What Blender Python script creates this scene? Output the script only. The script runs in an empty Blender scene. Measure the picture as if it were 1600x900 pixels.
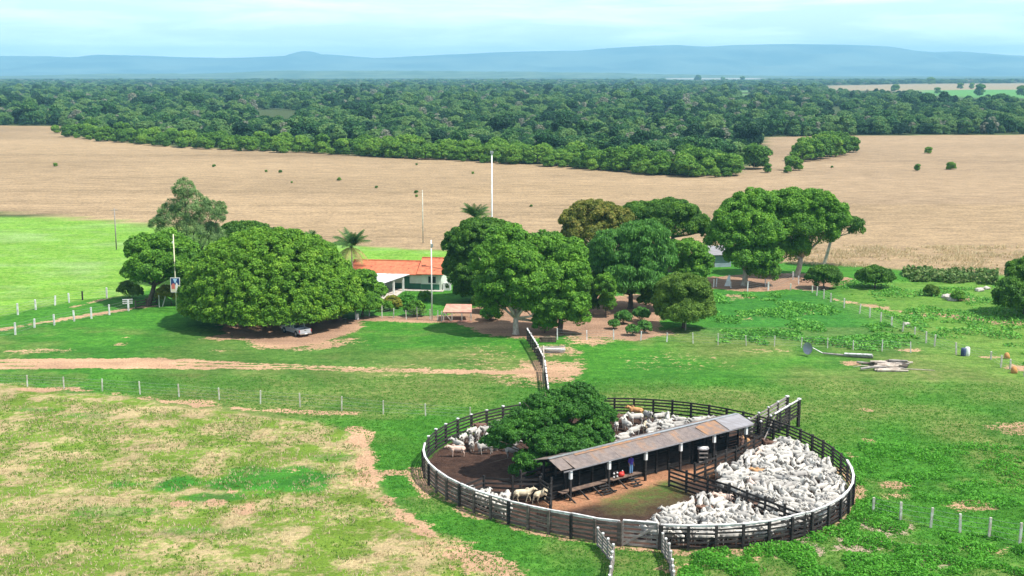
import bpy, math, time, numpy as np
T0 = time.time()
from mathutils import Vector, Matrix
rng = np.random.default_rng(7)
SC = bpy.context.scene
COL = SC.collection
R = math.radians

# ------------------------------------------------------------------ camera, sky, sun, exposure
F = 1950.0; CH = 35.0; TH = math.atan(338 / F)
cam_d = bpy.data.cameras.new("camera"); cam = bpy.data.objects.new("camera", cam_d); COL.objects.link(cam)
cam.location = (0, 0, CH); cam.rotation_euler = (math.pi / 2 - TH, 0, 0)
cam_d.sensor_width = 36; cam_d.lens = 36 * F / 1600; cam_d.clip_start = 1; cam_d.clip_end = 90000
SC.camera = cam

SUN_EL, SUN_AZ = 57, 112          # azimuth clockwise from +Y (view direction): sun to the right, a little behind the camera
W = bpy.data.worlds.new("World"); SC.world = W; W.use_nodes = True
wn = W.node_tree; wn.nodes.clear()
def nn(t, k, **kw):
    n = t.nodes.new(k)
    for a, v in kw.items():
        if a.startswith('i_'):
            n.inputs[int(a[2:]) if a[2:].isdigit() else a[2:].replace('_', ' ')].default_value = v
        else: setattr(n, a, v)
    return n
sky = nn(wn, 'ShaderNodeTexSky', sky_type='NISHITA', sun_disc=False, sun_elevation=R(SUN_EL), sun_rotation=R(SUN_AZ),
         altitude=300, air_density=1.0, dust_density=0.6, ozone_density=1.6)
tc = nn(wn, 'ShaderNodeTexCoord'); mp = nn(wn, 'ShaderNodeMapping'); mp.inputs['Scale'].default_value = (3.0, 3.0, 27)
no = nn(wn, 'ShaderNodeTexNoise', i_Scale=2.0, i_Detail=7.0, i_Roughness=0.60, i_Distortion=0.3)
cr = nn(wn, 'ShaderNodeValToRGB'); cr.color_ramp.elements[0].position = 0.42; cr.color_ramp.elements[0].color = (0.34,)*3 + (1,)
cr.color_ramp.elements[1].position = 0.72; cr.color_ramp.elements[1].color = (0.9,)*3 + (1,)
mx = nn(wn, 'ShaderNodeMix', data_type='RGBA'); mx.inputs[7].default_value = (14.5, 16.2, 17.0, 1)
bg = nn(wn, 'ShaderNodeBackground'); bg.inputs[1].default_value = 0.062
out = nn(wn, 'ShaderNodeOutputWorld'); L = wn.links.new
L(tc.outputs['Generated'], mp.inputs[0]); L(mp.outputs[0], no.inputs['Vector']); L(no.outputs[0], cr.inputs[0])
tn = nn(wn, 'ShaderNodeMix', data_type='RGBA', blend_type='MULTIPLY'); tn.inputs[0].default_value = 1; tn.inputs[7].default_value = (0.95, 1.15, 1.30, 1); L(sky.outputs[0], tn.inputs[6])
L(cr.outputs[0], mx.inputs[0]); L(tn.outputs[2], mx.inputs[6]); sx = nn(wn, 'ShaderNodeSeparateXYZ'); L(tc.outputs['Generated'], sx.inputs[0])
hz = nn(wn, 'ShaderNodeMapRange'); hz.inputs[1].default_value = 0.0; hz.inputs[2].default_value = 0.16; hz.inputs[3].default_value = 1.6; hz.inputs[4].default_value = 1.0; L(sx.outputs[2], hz.inputs[0])
hm_ = nn(wn, 'ShaderNodeMix', data_type='RGBA', blend_type='MULTIPLY'); hm_.inputs[0].default_value = 1; L(mx.outputs[2], hm_.inputs[6]); L(hz.outputs[0], hm_.inputs[7]); L(hm_.outputs[2], bg.inputs[0]); L(bg.outputs[0], out.inputs[0])

sd = bpy.data.lights.new("sun", 'SUN'); sun = bpy.data.objects.new("sun", sd); COL.objects.link(sun)
sd.energy = 5.0; sd.angle = R(0.6); sd.color = (1.0, 0.955, 0.88)
sv = Vector((math.cos(R(SUN_EL)) * math.sin(R(SUN_AZ)), math.cos(R(SUN_EL)) * math.cos(R(SUN_AZ)), math.sin(R(SUN_EL))))
sun.rotation_euler = sv.to_track_quat('Z', 'Y').to_euler(); sun.location = (60, 0, 90)
vs = SC.view_settings; vs.view_transform = 'Standard'; vs.look = 'None'; vs.gamma = 1; vs.exposure = 0.60
SC.cycles.use_denoising = True; SC.cycles.max_bounces = 5; SC.cycles.diffuse_bounces = 2; SC.cycles.glossy_bounces = 1
SC.cycles.transmission_bounces = 2; SC.cycles.transparent_max_bounces = 4; SC.cycles.volume_bounces = 0
SC.cycles.caustics_reflective = False; SC.cycles.caustics_refractive = False

# ------------------------------------------------------------------ helpers
def P(px, py, z=0.0):
    """point of the ground (or of height z) seen at that place of the photograph"""
    dx = (px - 800) / F; dz = -(py - 450) / F
    vy = math.cos(TH) + dz * math.sin(TH); vz = -math.sin(TH) + dz * math.cos(TH)
    t = (z - CH) / vz
    return np.array((dx * t, vy * t, z))
def XZ(px, py, Y):
    dx = (px - 800) / F; dz = -(py - 450) / F
    vy = math.cos(TH) + dz * math.sin(TH); vz = -math.sin(TH) + dz * math.cos(TH)
    t = Y / vy
    return dx * t, CH + vz * t, t / F      # x, z, metres per pixel
def tag(o, label=None, cat=None, group=None, kind=None):
    if label: o['label'] = label
    if cat: o['category'] = cat
    if group: o['group'] = group
    if kind: o['kind'] = kind
    return o
def thing(name, label, cat, loc=(0, 0, 0), group=None, rz=0):
    o = bpy.data.objects.new(name, None); COL.objects.link(o); o.location = loc; o.rotation_euler = (0, 0, rz)
    o.empty_display_size = 0.3
    return tag(o, label, cat, group)
def mesh_np(name, V, Fq, mat=None, smooth=False):
    """V (n,3), Fq (m,k) with constant k"""
    V = np.asarray(V, np.float32); Fq = np.asarray(Fq, np.int32)
    me = bpy.data.meshes.new(name); me.vertices.add(len(V)); me.vertices.foreach_set('co', V.ravel())
    k = Fq.shape[1]; me.loops.add(Fq.size); me.loops.foreach_set('vertex_index', Fq.ravel())
    me.polygons.add(len(Fq)); me.polygons.foreach_set('loop_start', np.arange(0, Fq.size, k, dtype=np.int32))
    me.update(calc_edges=True)
    if smooth: me.polygons.foreach_set('use_smooth', np.ones(len(Fq), bool))
    if mat: me.materials.append(mat)
    return me
def link(name, me, parent=None, loc=(0, 0, 0)):
    o = bpy.data.objects.new(name, me); COL.objects.link(o); o.parent = parent; o.location = loc
    return o
def copy_tree(o, parent=None):
    c = o.copy(); COL.objects.link(c); c.parent = parent
    for ch in list(o.children): copy_tree(ch, c)
    return c
class MB:
    def __init__(s): s.v = []; s.f = []
    def add(s, V, Fs):
        n = len(s.v); s.v += [tuple(map(float, p)) for p in V]; s.f += [tuple(i + n for i in q) for q in Fs]; return s
    def box(s, c, size, rz=0.0, top=1.0):
        hx, hy, hz = np.array(size) / 2; ca, sa = math.cos(rz), math.sin(rz); V = []
        for z, k in ((-hz, 1), (hz, top)):
            for x, y in ((-hx, -hy), (hx, -hy), (hx, hy), (-hx, hy)):
                x, y = x * k, y * k; V.append((c[0] + x * ca - y * sa, c[1] + x * sa + y * ca, c[2] + z))
        return s.add(V, [(0, 3, 2, 1), (4, 5, 6, 7), (0, 1, 5, 4), (1, 2, 6, 5), (2, 3, 7, 6), (3, 0, 4, 7)])
    def beam(s, a, b, w, h, up=(0, 0, 1)):
        """board from a to b: w across, h along up"""
        a = Vector([float(q) for q in a]); b = Vector([float(q) for q in b]); d = (b - a).normalized(); u = Vector(up); sd_ = d.cross(u)
        if sd_.length < 1e-4: sd_ = d.cross(Vector((1, 0, 0)))
        sd_.normalize(); u = sd_.cross(d).normalized(); V = []
        for p in (a, b):
            for i, j in ((-1, -1), (1, -1), (1, 1), (-1, 1)): V.append(p + sd_ * (i * w / 2) + u * (j * h / 2))
        return s.add(V, [(3, 2, 1, 0), (4, 5, 6, 7), (0, 1, 5, 4), (1, 2, 6, 5), (2, 3, 7, 6), (3, 0, 4, 7)])
    def tube(s, pts, rad, n=8):
        pts = [Vector([float(q) for q in p]) for p in pts]; m = len(pts)
        if not hasattr(rad, '__len__'): rad = [rad] * m
        V = []; ref = Vector((0.13, 0.31, 0.94))
        for i, p in enumerate(pts):
            d = (pts[min(i + 1, m - 1)] - pts[max(i - 1, 0)]).normalized()
            if abs(d.dot(ref)) > 0.97: ref = Vector((0.9, 0.3, 0.1))
            a = d.cross(ref).normalized(); b = d.cross(a).normalized()
            for k in range(n):
                t = 2 * math.pi * k / n; V.append(p + (a * math.cos(t) + b * math.sin(t)) * rad[i])
        Fs = []
        for i in range(m - 1):
            for k in range(n): Fs.append((i * n + k, i * n + (k + 1) % n, (i + 1) * n + (k + 1) % n, (i + 1) * n + k))
        Fs.append(tuple(reversed(range(n)))); Fs.append(tuple((m - 1) * n + k for k in range(n)))
        return s.add(V, Fs)
    def ell(s, c, r, n=12, m=8, rot=None):
        V = [(0, 0, -1)]
        for i in range(1, m):
            ph = math.pi * i / m
            for k in range(n):
                t = 2 * math.pi * k / n; V.append((math.sin(ph) * math.cos(t), math.sin(ph) * math.sin(t), -math.cos(ph)))
        V.append((0, 0, 1)); V = np.array(V) * np.array(r)
        if rot is not None: V = V @ np.array(rot).T
        V = V + np.array(c); Fs = []
        for k in range(n): Fs.append((0, 1 + (k + 1) % n, 1 + k))
        for i in range(m - 2):
            for k in range(n): Fs.append((1 + i * n + k, 1 + i * n + (k + 1) % n, 1 + (i + 1) * n + (k + 1) % n, 1 + (i + 1) * n + k))
        e = len(V) - 1
        for k in range(n): Fs.append((e, 1 + (m - 2) * n + k, 1 + (m - 2) * n + (k + 1) % n))
        return s.add(V, Fs)
    def quad(s, a, b, c, d): return s.add([a, b, c, d], [(0, 1, 2, 3)])
    def slab(s, a, b, c, d, t):
        """sheet a b c d thickened by t downwards along its normal"""
        q = [Vector([float(k) for k in p]) for p in (a, b, c, d)]; nr = (q[1] - q[0]).cross(q[2] - q[0]).normalized()
        V = q + [p - nr * t for p in q]
        return s.add(V, [(0, 1, 2, 3), (7, 6, 5, 4), (0, 4, 5, 1), (1, 5, 6, 2), (2, 6, 7, 3), (3, 7, 4, 0)])
    def mesh(s, name, mat, org=(0, 0, 0), smooth=False):
        me = bpy.data.meshes.new(name); o = np.array(org, float)
        me.from_pydata([tuple(np.array(p) - o) for p in s.v], [], s.f); me.update()
        if smooth: me.polygons.foreach_set('use_smooth', np.ones(len(me.polygons), bool))
        if mat: me.materials.append(mat)
        return me
    def build(s, name, mat, parent=None, org=(0, 0, 0), smooth=False, free=False):
        """org: world point of the parent (children) or of the object itself (free)"""
        return link(name, s.mesh(name, mat, org, smooth), parent, tuple(org) if free else (0, 0, 0))

# ------------------------------------------------------------------ materials
def new_mat(name):
    m = bpy.data.materials.new(name); m.use_nodes = True; t = m.node_tree; t.nodes.clear()
    o = t.nodes.new('ShaderNodeOutputMaterial'); b = t.nodes.new('ShaderNodeBsdfPrincipled'); t.links.new(b.outputs[0], o.inputs[0])
    return m, t, b, o
def pm(name, c1, c2=None, scale=4.0, rough=0.85, bump=0.0, metal=0.0, stretch=(1, 1, 1), spec=0.3, lo=0.4, hi=0.6, rand=0.0):
    m, t, b, o = new_mat(name); c2 = c2 or tuple(x * 0.75 for x in c1)
    tc = nn(t, 'ShaderNodeTexCoord'); mp = nn(t, 'ShaderNodeMapping'); mp.inputs['Scale'].default_value = stretch
    n = nn(t, 'ShaderNodeTexNoise', i_Scale=scale, i_Detail=5.0, i_Roughness=0.6)
    r = nn(t, 'ShaderNodeMapRange'); r.inputs[1].default_value = lo; r.inputs[2].default_value = hi
    x = nn(t, 'ShaderNodeMix', data_type='RGBA'); x.inputs[6].default_value = (*c1, 1); x.inputs[7].default_value = (*c2, 1)
    l = t.links.new
    l(tc.outputs['Object'], mp.inputs[0]); l(mp.outputs[0], n.inputs['Vector']); l(n.outputs[0], r.inputs[0]); l(r.outputs[0], x.inputs[0])
    if rand:
        oi = nn(t, 'ShaderNodeObjectInfo'); rr = nn(t, 'ShaderNodeMapRange'); rr.inputs[3].default_value = 1 - rand; rr.inputs[4].default_value = 1
        mm = nn(t, 'ShaderNodeMix', data_type='RGBA', blend_type='MULTIPLY'); mm.inputs[0].default_value = 1
        l(oi.outputs['Random'], rr.inputs[0]); l(x.outputs[2], mm.inputs[6]); l(rr.outputs[0], mm.inputs[7]); l(mm.outputs[2], b.inputs['Base Color'])
    else: l(x.outputs[2], b.inputs['Base Color'])
    b.inputs['Roughness'].default_value = rough; b.inputs['Metallic'].default_value = metal; b.inputs['Specular IOR Level'].default_value = spec
    if bump:
        bp = nn(t, 'ShaderNodeBump', i_Strength=bump, i_Distance=0.05); l(n.outputs[0], bp.inputs['Height']); l(bp.outputs[0], b.inputs['Normal'])
    return m
def leaf_mat(name, c1, c2, c3, transl=0.3, vary=0.0):
    """c1..c3 spread over the single leaf sprays, clump noise shifts between them"""
    m, t, b, o = new_mat(name); l = t.links.new
    g = nn(t, 'ShaderNodeNewGeometry'); tc = nn(t, 'ShaderNodeTexCoord'); n = nn(t, 'ShaderNodeTexNoise', i_Scale=0.55, i_Detail=2.0)
    a = nn(t, 'ShaderNodeMath', operation='MULTIPLY_ADD'); a.inputs[1].default_value = 0.55; 
    a2 = nn(t, 'ShaderNodeMath', operation='MULTIPLY_ADD'); a2.inputs[1].default_value = 1.3; a2.inputs[2].default_value = -0.42
    l(tc.outputs['Object'], n.inputs['Vector']); l(n.outputs[0], a2.inputs[0]); l(g.outputs['Random Per Island'], a.inputs[0]); l(a2.outputs[0], a.inputs[2])
    val = a.outputs[0]
    if vary:
        oi = nn(t, 'ShaderNodeObjectInfo'); a3 = nn(t, 'ShaderNodeMath', operation='MULTIPLY_ADD'); a3.inputs[1].default_value = vary
        a4 = nn(t, 'ShaderNodeMath', operation='SUBTRACT'); a4.inputs[1].default_value = vary * 0.5
        l(oi.outputs['Random'], a3.inputs[0]); l(val, a3.inputs[2]); l(a3.outputs[0], a4.inputs[0]); val = a4.outputs[0]
    r = nn(t, 'ShaderNodeValToRGB'); e = r.color_ramp.elements; e[0].color = (*c1, 1); e[1].color = (*c3, 1); e[0].position = 0.1; e[1].position = 0.9
    q = e.new(0.5); q.color = (*c2, 1); l(val, r.inputs[0]); l(r.outputs[0], b.inputs['Base Color'])
    b.inputs['Roughness'].default_value = 0.6; b.inputs['Specular IOR Level'].default_value = 0.25
    tr = nn(t, 'ShaderNodeBsdfTranslucent'); l(r.outputs[0], tr.inputs[0]); ms = nn(t, 'ShaderNodeMixShader'); ms.inputs[0].default_value = transl
    l(b.outputs[0], ms.inputs[1]); l(tr.outputs[0], ms.inputs[2]); l(ms.outputs[0], o.inputs[0])
    return m

M = {}
M['bark'] = pm('bark', (0.16, 0.12, 0.09), (0.08, 0.06, 0.045), 3, 0.95, 0.6, stretch=(2, 2, .4))
M['pale_bark'] = pm('pale_bark', (0.52, 0.46, 0.38), (0.32, 0.27, 0.21), 3, 0.9, 0.5, stretch=(2, 2, .5))
M['dark_timber'] = pm('dark_timber', (0.022, 0.019, 0.018), (0.05, 0.043, 0.04), 1.3, 0.85, 0.4, stretch=(1, 1, 5), rand=0.4)
M['brown_timber'] = pm('brown_timber', (0.10, 0.075, 0.062), (0.20, 0.165, 0.14), 0.9, 0.9, 0.4, stretch=(1, 1, 6), rand=0.3)
M['grey_timber'] = pm('grey_timber', (0.34, 0.31, 0.29), (0.20, 0.17, 0.155), 1.6, 0.9, 0.4, stretch=(1, 1, 6))
M['pale_timber'] = pm('pale_timber', (0.55, 0.47, 0.40), (0.36, 0.29, 0.24), 1.6, 0.9, 0.3)
M['limewash'] = pm('limewash', (0.74, 0.72, 0.71), (0.40, 0.37, 0.36), 1.7, 0.8, 0.3, lo=.44, hi=.66)
M['post'] = pm('post', (0.62, 0.62, 0.55), (0.42, 0.38, 0.31), 2.5, 0.9, 0.3)
M['wire'] = pm('wire', (0.42, 0.44, 0.42), None, 3, 0.5, metal=0.4)
M['white_paint'] = pm('white_paint', (0.80, 0.80, 0.78), (0.66, 0.65, 0.62), 1.5, 0.6)
M['galv'] = pm('galv', (0.50, 0.50, 0.50), (0.36, 0.36, 0.37), 3, 0.4, metal=0.6)

# ------------------------------------------------------------------ numeric noise and polygons
def vnoise(x, y, s, seed=0):
    x = x / s + seed * 17.31; y = y / s + seed * 9.77
    xi = np.floor(x); yi = np.floor(y); fx = x - xi; fy = y - yi; fx = fx * fx * (3 - 2 * fx); fy = fy * fy * (3 - 2 * fy)
    def h(a, b):
        v = np.sin(a * 127.1 + b * 311.7 + seed * 74.7) * 43758.5453; return v - np.floor(v)
    return (h(xi, yi) * (1 - fx) + h(xi + 1, yi) * fx) * (1 - fy) + (h(xi, yi + 1) * (1 - fx) + h(xi + 1, yi + 1) * fx) * fy
def fbm(x, y, s, seed=0, o=4):
    r = 0; a = 0.5; t = 0
    for i in range(o): r = r + a * vnoise(x, y, s / 2 ** i, seed + i); t += a; a *= 0.55
    return r / t - 0.5
def W2(pts): return np.array([P(a, b)[:2] for a, b in pts])
def inside(X, Y, pg):
    c = np.zeros(X.shape, bool); n = len(pg)
    for i in range(n):
        x1, y1 = pg[i]; x2, y2 = pg[(i + 1) % n]
        if y1 == y2: continue
        c ^= ((y1 > Y) != (y2 > Y)) & (X < (x2 - x1) * (Y - y1) / (y2 - y1) + x1)
    return c
def dist(X, Y, pl, closed=False):
    d = np.full(X.shape, 1e9); n = len(pl)
    for i in range(n if closed else n - 1):
        a = pl[i]; b = pl[(i + 1) % n]; ab = b - a; L2 = (ab ** 2).sum() + 1e-9
        t = np.clip(((X - a[0]) * ab[0] + (Y - a[1]) * ab[1]) / L2, 0, 1)
        d = np.minimum(d, np.hypot(X - a[0] - t * ab[0], Y - a[1] - t * ab[1]))
    return d
def sdp(X, Y, pg):
    d = dist(X, Y, pg, True); return np.where(inside(X, Y, pg), d, -d)
def sst(a, b, x):
    t = np.clip((x - a) / (b - a), 0, 1); return t * t * (3 - 2 * t)

# ------------------------------------------------------------------ corral ring outline (measured top rail)
RIM = [(690,666),(707,659),(750,643),(802,633),(955,622),(1025,623),(1094,631),(1262,676),(1300,699),(1325,718),(1333,745),(1315,775),(1262,801),(1200,812),(1122,820),(1080,822),(1032,820),(967,812),(890,801),(850,793),(812,787),(773,775),(717,757),(697,741),(670,728),(664,712),(670,690)]
CC = np.array((11.03, 106.4))
rp = np.array([P(a, b, 1.95)[:2] for a, b in RIM]) - CC
ra = np.arctan2(rp[:, 1], rp[:, 0]); rr_ = np.hypot(rp[:, 0], rp[:, 1])
A_ = np.c_[np.ones(len(ra)), np.cos(ra), np.sin(ra), np.cos(2*ra), np.sin(2*ra), np.cos(3*ra), np.sin(3*ra)]
cf = np.linalg.lstsq(A_, rr_, rcond=None)[0]
def ring(a, off=0.0):
    a = np.asarray(a, float)
    r = cf[0] + cf[1]*np.cos(a) + cf[2]*np.sin(a) + cf[3]*np.cos(2*a) + cf[4]*np.sin(2*a) + cf[5]*np.cos(3*a) + cf[6]*np.sin(3*a) + off
    return np.stack([CC[0] + r*np.cos(a), CC[1] + r*np.sin(a)], -1)
RINGP = ring(np.linspace(0, 2*np.pi, 96, endpoint=False))
def ang_of(px, py): p = P(px, py)[:2] - CC; return math.atan2(p[1], p[0])

# ------------------------------------------------------------------ ground
EXT = 6000
tan_pg = np.vstack([W2([(0,331),(60,336),(120,342),(230,351),(350,362),(480,378),(560,385),(640,388),(720,390),(800,392),(1000,398),(1150,408),(1250,412),(1340,418),(1420,424),(1600,432)]),
                    W2([(1900,440),(2100,330),(1900,210),(1600,210),(1340,212),(1200,214),(1185,230),(1160,262),(1150,272),(1080,273),(1010,270),(950,262),(850,256),(700,248),(500,238),(300,230),(150,218),(110,212),(96,197),(0,196),(-500,196),(-700,331)])])
bright_pg = W2([(-500,300),(0,331),(60,336),(120,342),(230,351),(350,362),(480,378),(560,385),(640,388),(720,390),(735,410),(640,414),(500,420),(330,455),(240,450),(200,462),(150,466),(60,480),(0,495),(-300,540),(-700,500)])
dry_pg = W2([(-500,560),(0,601),(60,607),(120,616),(180,620),(230,630),(330,640),(430,652),(500,658),(550,672),(575,700),(578,740),(590,775),(640,815),(700,850),(760,880),(800,905),(830,960),(-900,1100),(-900,600)])
road_pl = W2([(-400,574),(0,569),(120,568),(240,567),(330,570),(420,572),(500,574),(600,578),(700,580),(790,582),(850,579),(878,577)])
road_w = np.interp
track_pls = [W2([(-100,528),(0,515),(70,503),(140,493),(200,483),(240,478)]), W2([(110,480),(150,471),(187,462),(215,460)]),
             W2([(0,606),(60,609),(110,607),(140,611)]), W2([(160,612),(215,617),(250,626),(300,628),(345,630)]), W2([(200,620),(260,628),(340,634),(400,641),(470,643),(550,646)]),
             W2([(0,562),(30,553),(65,548)]), W2([(1470,492),(1520,498),(1560,504),(1600,503)]), W2([(1300,468),(1340,474),(1390,484),(1440,492)])]
edge_pl = W2([(560,672),(572,700),(575,745),(585,770),(610,790),(640,815),(690,845),(740,870),(800,900)])
mid_pl = W2([(612,738),(640,738),(655,752),(668,775)])
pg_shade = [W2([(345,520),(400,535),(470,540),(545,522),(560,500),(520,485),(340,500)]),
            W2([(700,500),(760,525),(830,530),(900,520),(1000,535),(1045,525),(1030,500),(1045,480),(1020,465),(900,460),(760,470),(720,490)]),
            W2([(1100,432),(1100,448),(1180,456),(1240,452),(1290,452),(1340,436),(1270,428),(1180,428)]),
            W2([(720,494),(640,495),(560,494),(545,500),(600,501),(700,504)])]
blob = [  # px, py, rx(m), ry(m), strength
    (880,578,3.0,2.5,1.0),(850,586,4,3,1.0),(800,590,5,3,.6),(760,560,6,6,.45),(740,545,6,5,.3),(855,575,5,3,.9),(640,580,9,3,.45),(1060,566,9,3,.4),(1200,548,4,1,.5),
    (1575,668,3.6,1.3,1),(1352,640,1.6,.9,.9),(1395,758,2.2,.9,.9),(1520,790,3.2,.9,.8),(1362,690,1,.9,.7),(1330,712,1.2,.8,.7),(1345,850,2.6,1.4,.95),(1265,858,1.6,.8,.9),(1440,860,3,1.2,.6),(1290,795,2,.8,.5),
    (1395,775,2,.7,.7),(1450,878,2,.8,.7),(1380,822,2.3,1.3,.9),(1550,858,2.3,1.0,.6),(460,535,9,2.3,1),(370,527,6,1.5,.9),(280,788,1.4,.7,.95),(335,785,1.3,.6,.95),(385,792,1.5,1.1,.9),(363,769,.8,.4,.9),(310,640,3,1.4,.5),
    (560,684,1.1,.5,.9),(600,738,.8,.4,.8),(540,745,1,.4,.7),(75,880,2,.8,.4),(135,860,1.4,.5,.4),(520,730,1.2,.5,.5),(445,735,1.3,.5,.55),(430,700,1.2,.5,.4),(700,860,3,1.6,.6),(730,880,3,1.6,.6),
    (1050,890,1.6,1,.8),(1100,880,2,.8,.6),(1180,868,3,.7,.6),(1545,388+170,2,.6,.8),(1590,575,3,1,1),(1500,430,3,2,.3),(1500,465,2.2,2.2,.9),(1330,548+20,1.5,.7,.9),(1420,547,2.5,.8,.9),(1150,463,3,2,.8),(1265,485,3,2,.5),(1240,495,4,2,.3),
    (870,548,4,2.2,.8),(920,530,4,3,.9),(690,500,6,1.2,.9),(60,548,5,1,.7),(190,538,1.5,.6,.8),(200,527,1.2,.5,.7),(245,542,1.2,.5,.6),(340,547,2,.8,.5),(450,546,2,.7,.5),(890,593,4,2,.4),(845,600,2,2,.6),(875,620,2,2,.5),
    (300,735,1.2,1.2,.35),(1175,495,4,2,.45),(1130,515,2,1,.3),(960,518,5,2.5,.8),(1000,470,6,4,.9),(1040,520,2.5,1.5,.9)]
dark_blobs = [(370,752,7,3.4,1),(340,775,4.5,1.6,.9),(410,740,4,2,.8),(450,745,3,1.4,.6),(200,800,4,1.2,.5),(520,715,2.5,1.2,.5),(330,830,4,1,.4),(60,640,3,1,.6),(150,650,3,1.4,.5)]
strip_clear = [W2([(1500-90,182),(1520,184),(1540,188),(1410,186)])]
far_fields = [(W2([(1290,134),(1430,131),(1600,130),(1800,131),(1800,141),(1440,143),(1290,141)]), (.30,.235,.145)),
              (W2([(1415,141),(1600,140),(1800,141),(1800,156),(1470,152)]), (.10,.26,.06)),
              (W2([(1150,141),(1172,141),(1178,150),(1160,151)]), (.12,.24,.07)),
              (W2([(1000,182),(1050,182),(1040,187),(1010,187)]), (.34,.27,.19)),
              (W2([(1130,180),(1160,180),(1155,186),(1135,187)]), (.34,.27,.19)),
              (W2([(740,198),(830,201),(820,206),(750,204)]), (.36,.30,.22)),
              (W2([(395,171),(470,173),(460,178),(400,177)]), (.26,.30,.15)),
              (W2([(1290,167),(1320,167),(1315,171),(1295,171)]), (.36,.30,.22)),
              (W2([(1040,121),(1190,121),(1190,124),(1040,124)]), (.32,.31,.27))]

def patch(x0, x1, y0, y1, c, hole=None):
    xs = np.arange(round(x0 / c), round(x1 / c) + 1) * c; ys = np.arange(round(y0 / c), round(y1 / c) + 1) * c
    X, Y = np.meshgrid(xs, ys); nx = len(xs)
    I, J = np.meshgrid(np.arange(nx - 1), np.arange(len(ys) - 1)); a = (J * nx + I).ravel()
    Fq = np.stack([a, a + 1, a + 1 + nx, a + nx], 1)
    if hole:
        cx = X.ravel()[Fq].mean(1); cy = Y.ravel()[Fq].mean(1)
        Fq = Fq[~((cx > hole[0]) & (cx < hole[1]) & (cy > hole[2]) & (cy < hole[3]))]
    return X.ravel(), Y.ravel(), Fq
defs = [(-66, 66, 72, 156, .4), (-144, 144, 48, 276, 1.2), (-540, 540, -60, 900, 6.), (-3000, 3000, -600, 7200, 60.), (-24000, 24000, -3000, 39000, 600.)]
GX, GY, GF = [], [], []; hole = None; n0 = 0
for d in defs:
    x, y, f = patch(*d, hole=hole); GX.append(x); GY.append(y); GF.append(f + n0); n0 += len(x); hole = d[:4]
GX = np.concatenate(GX); GY = np.concatenate(GY); GF = np.concatenate(GF)
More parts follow.
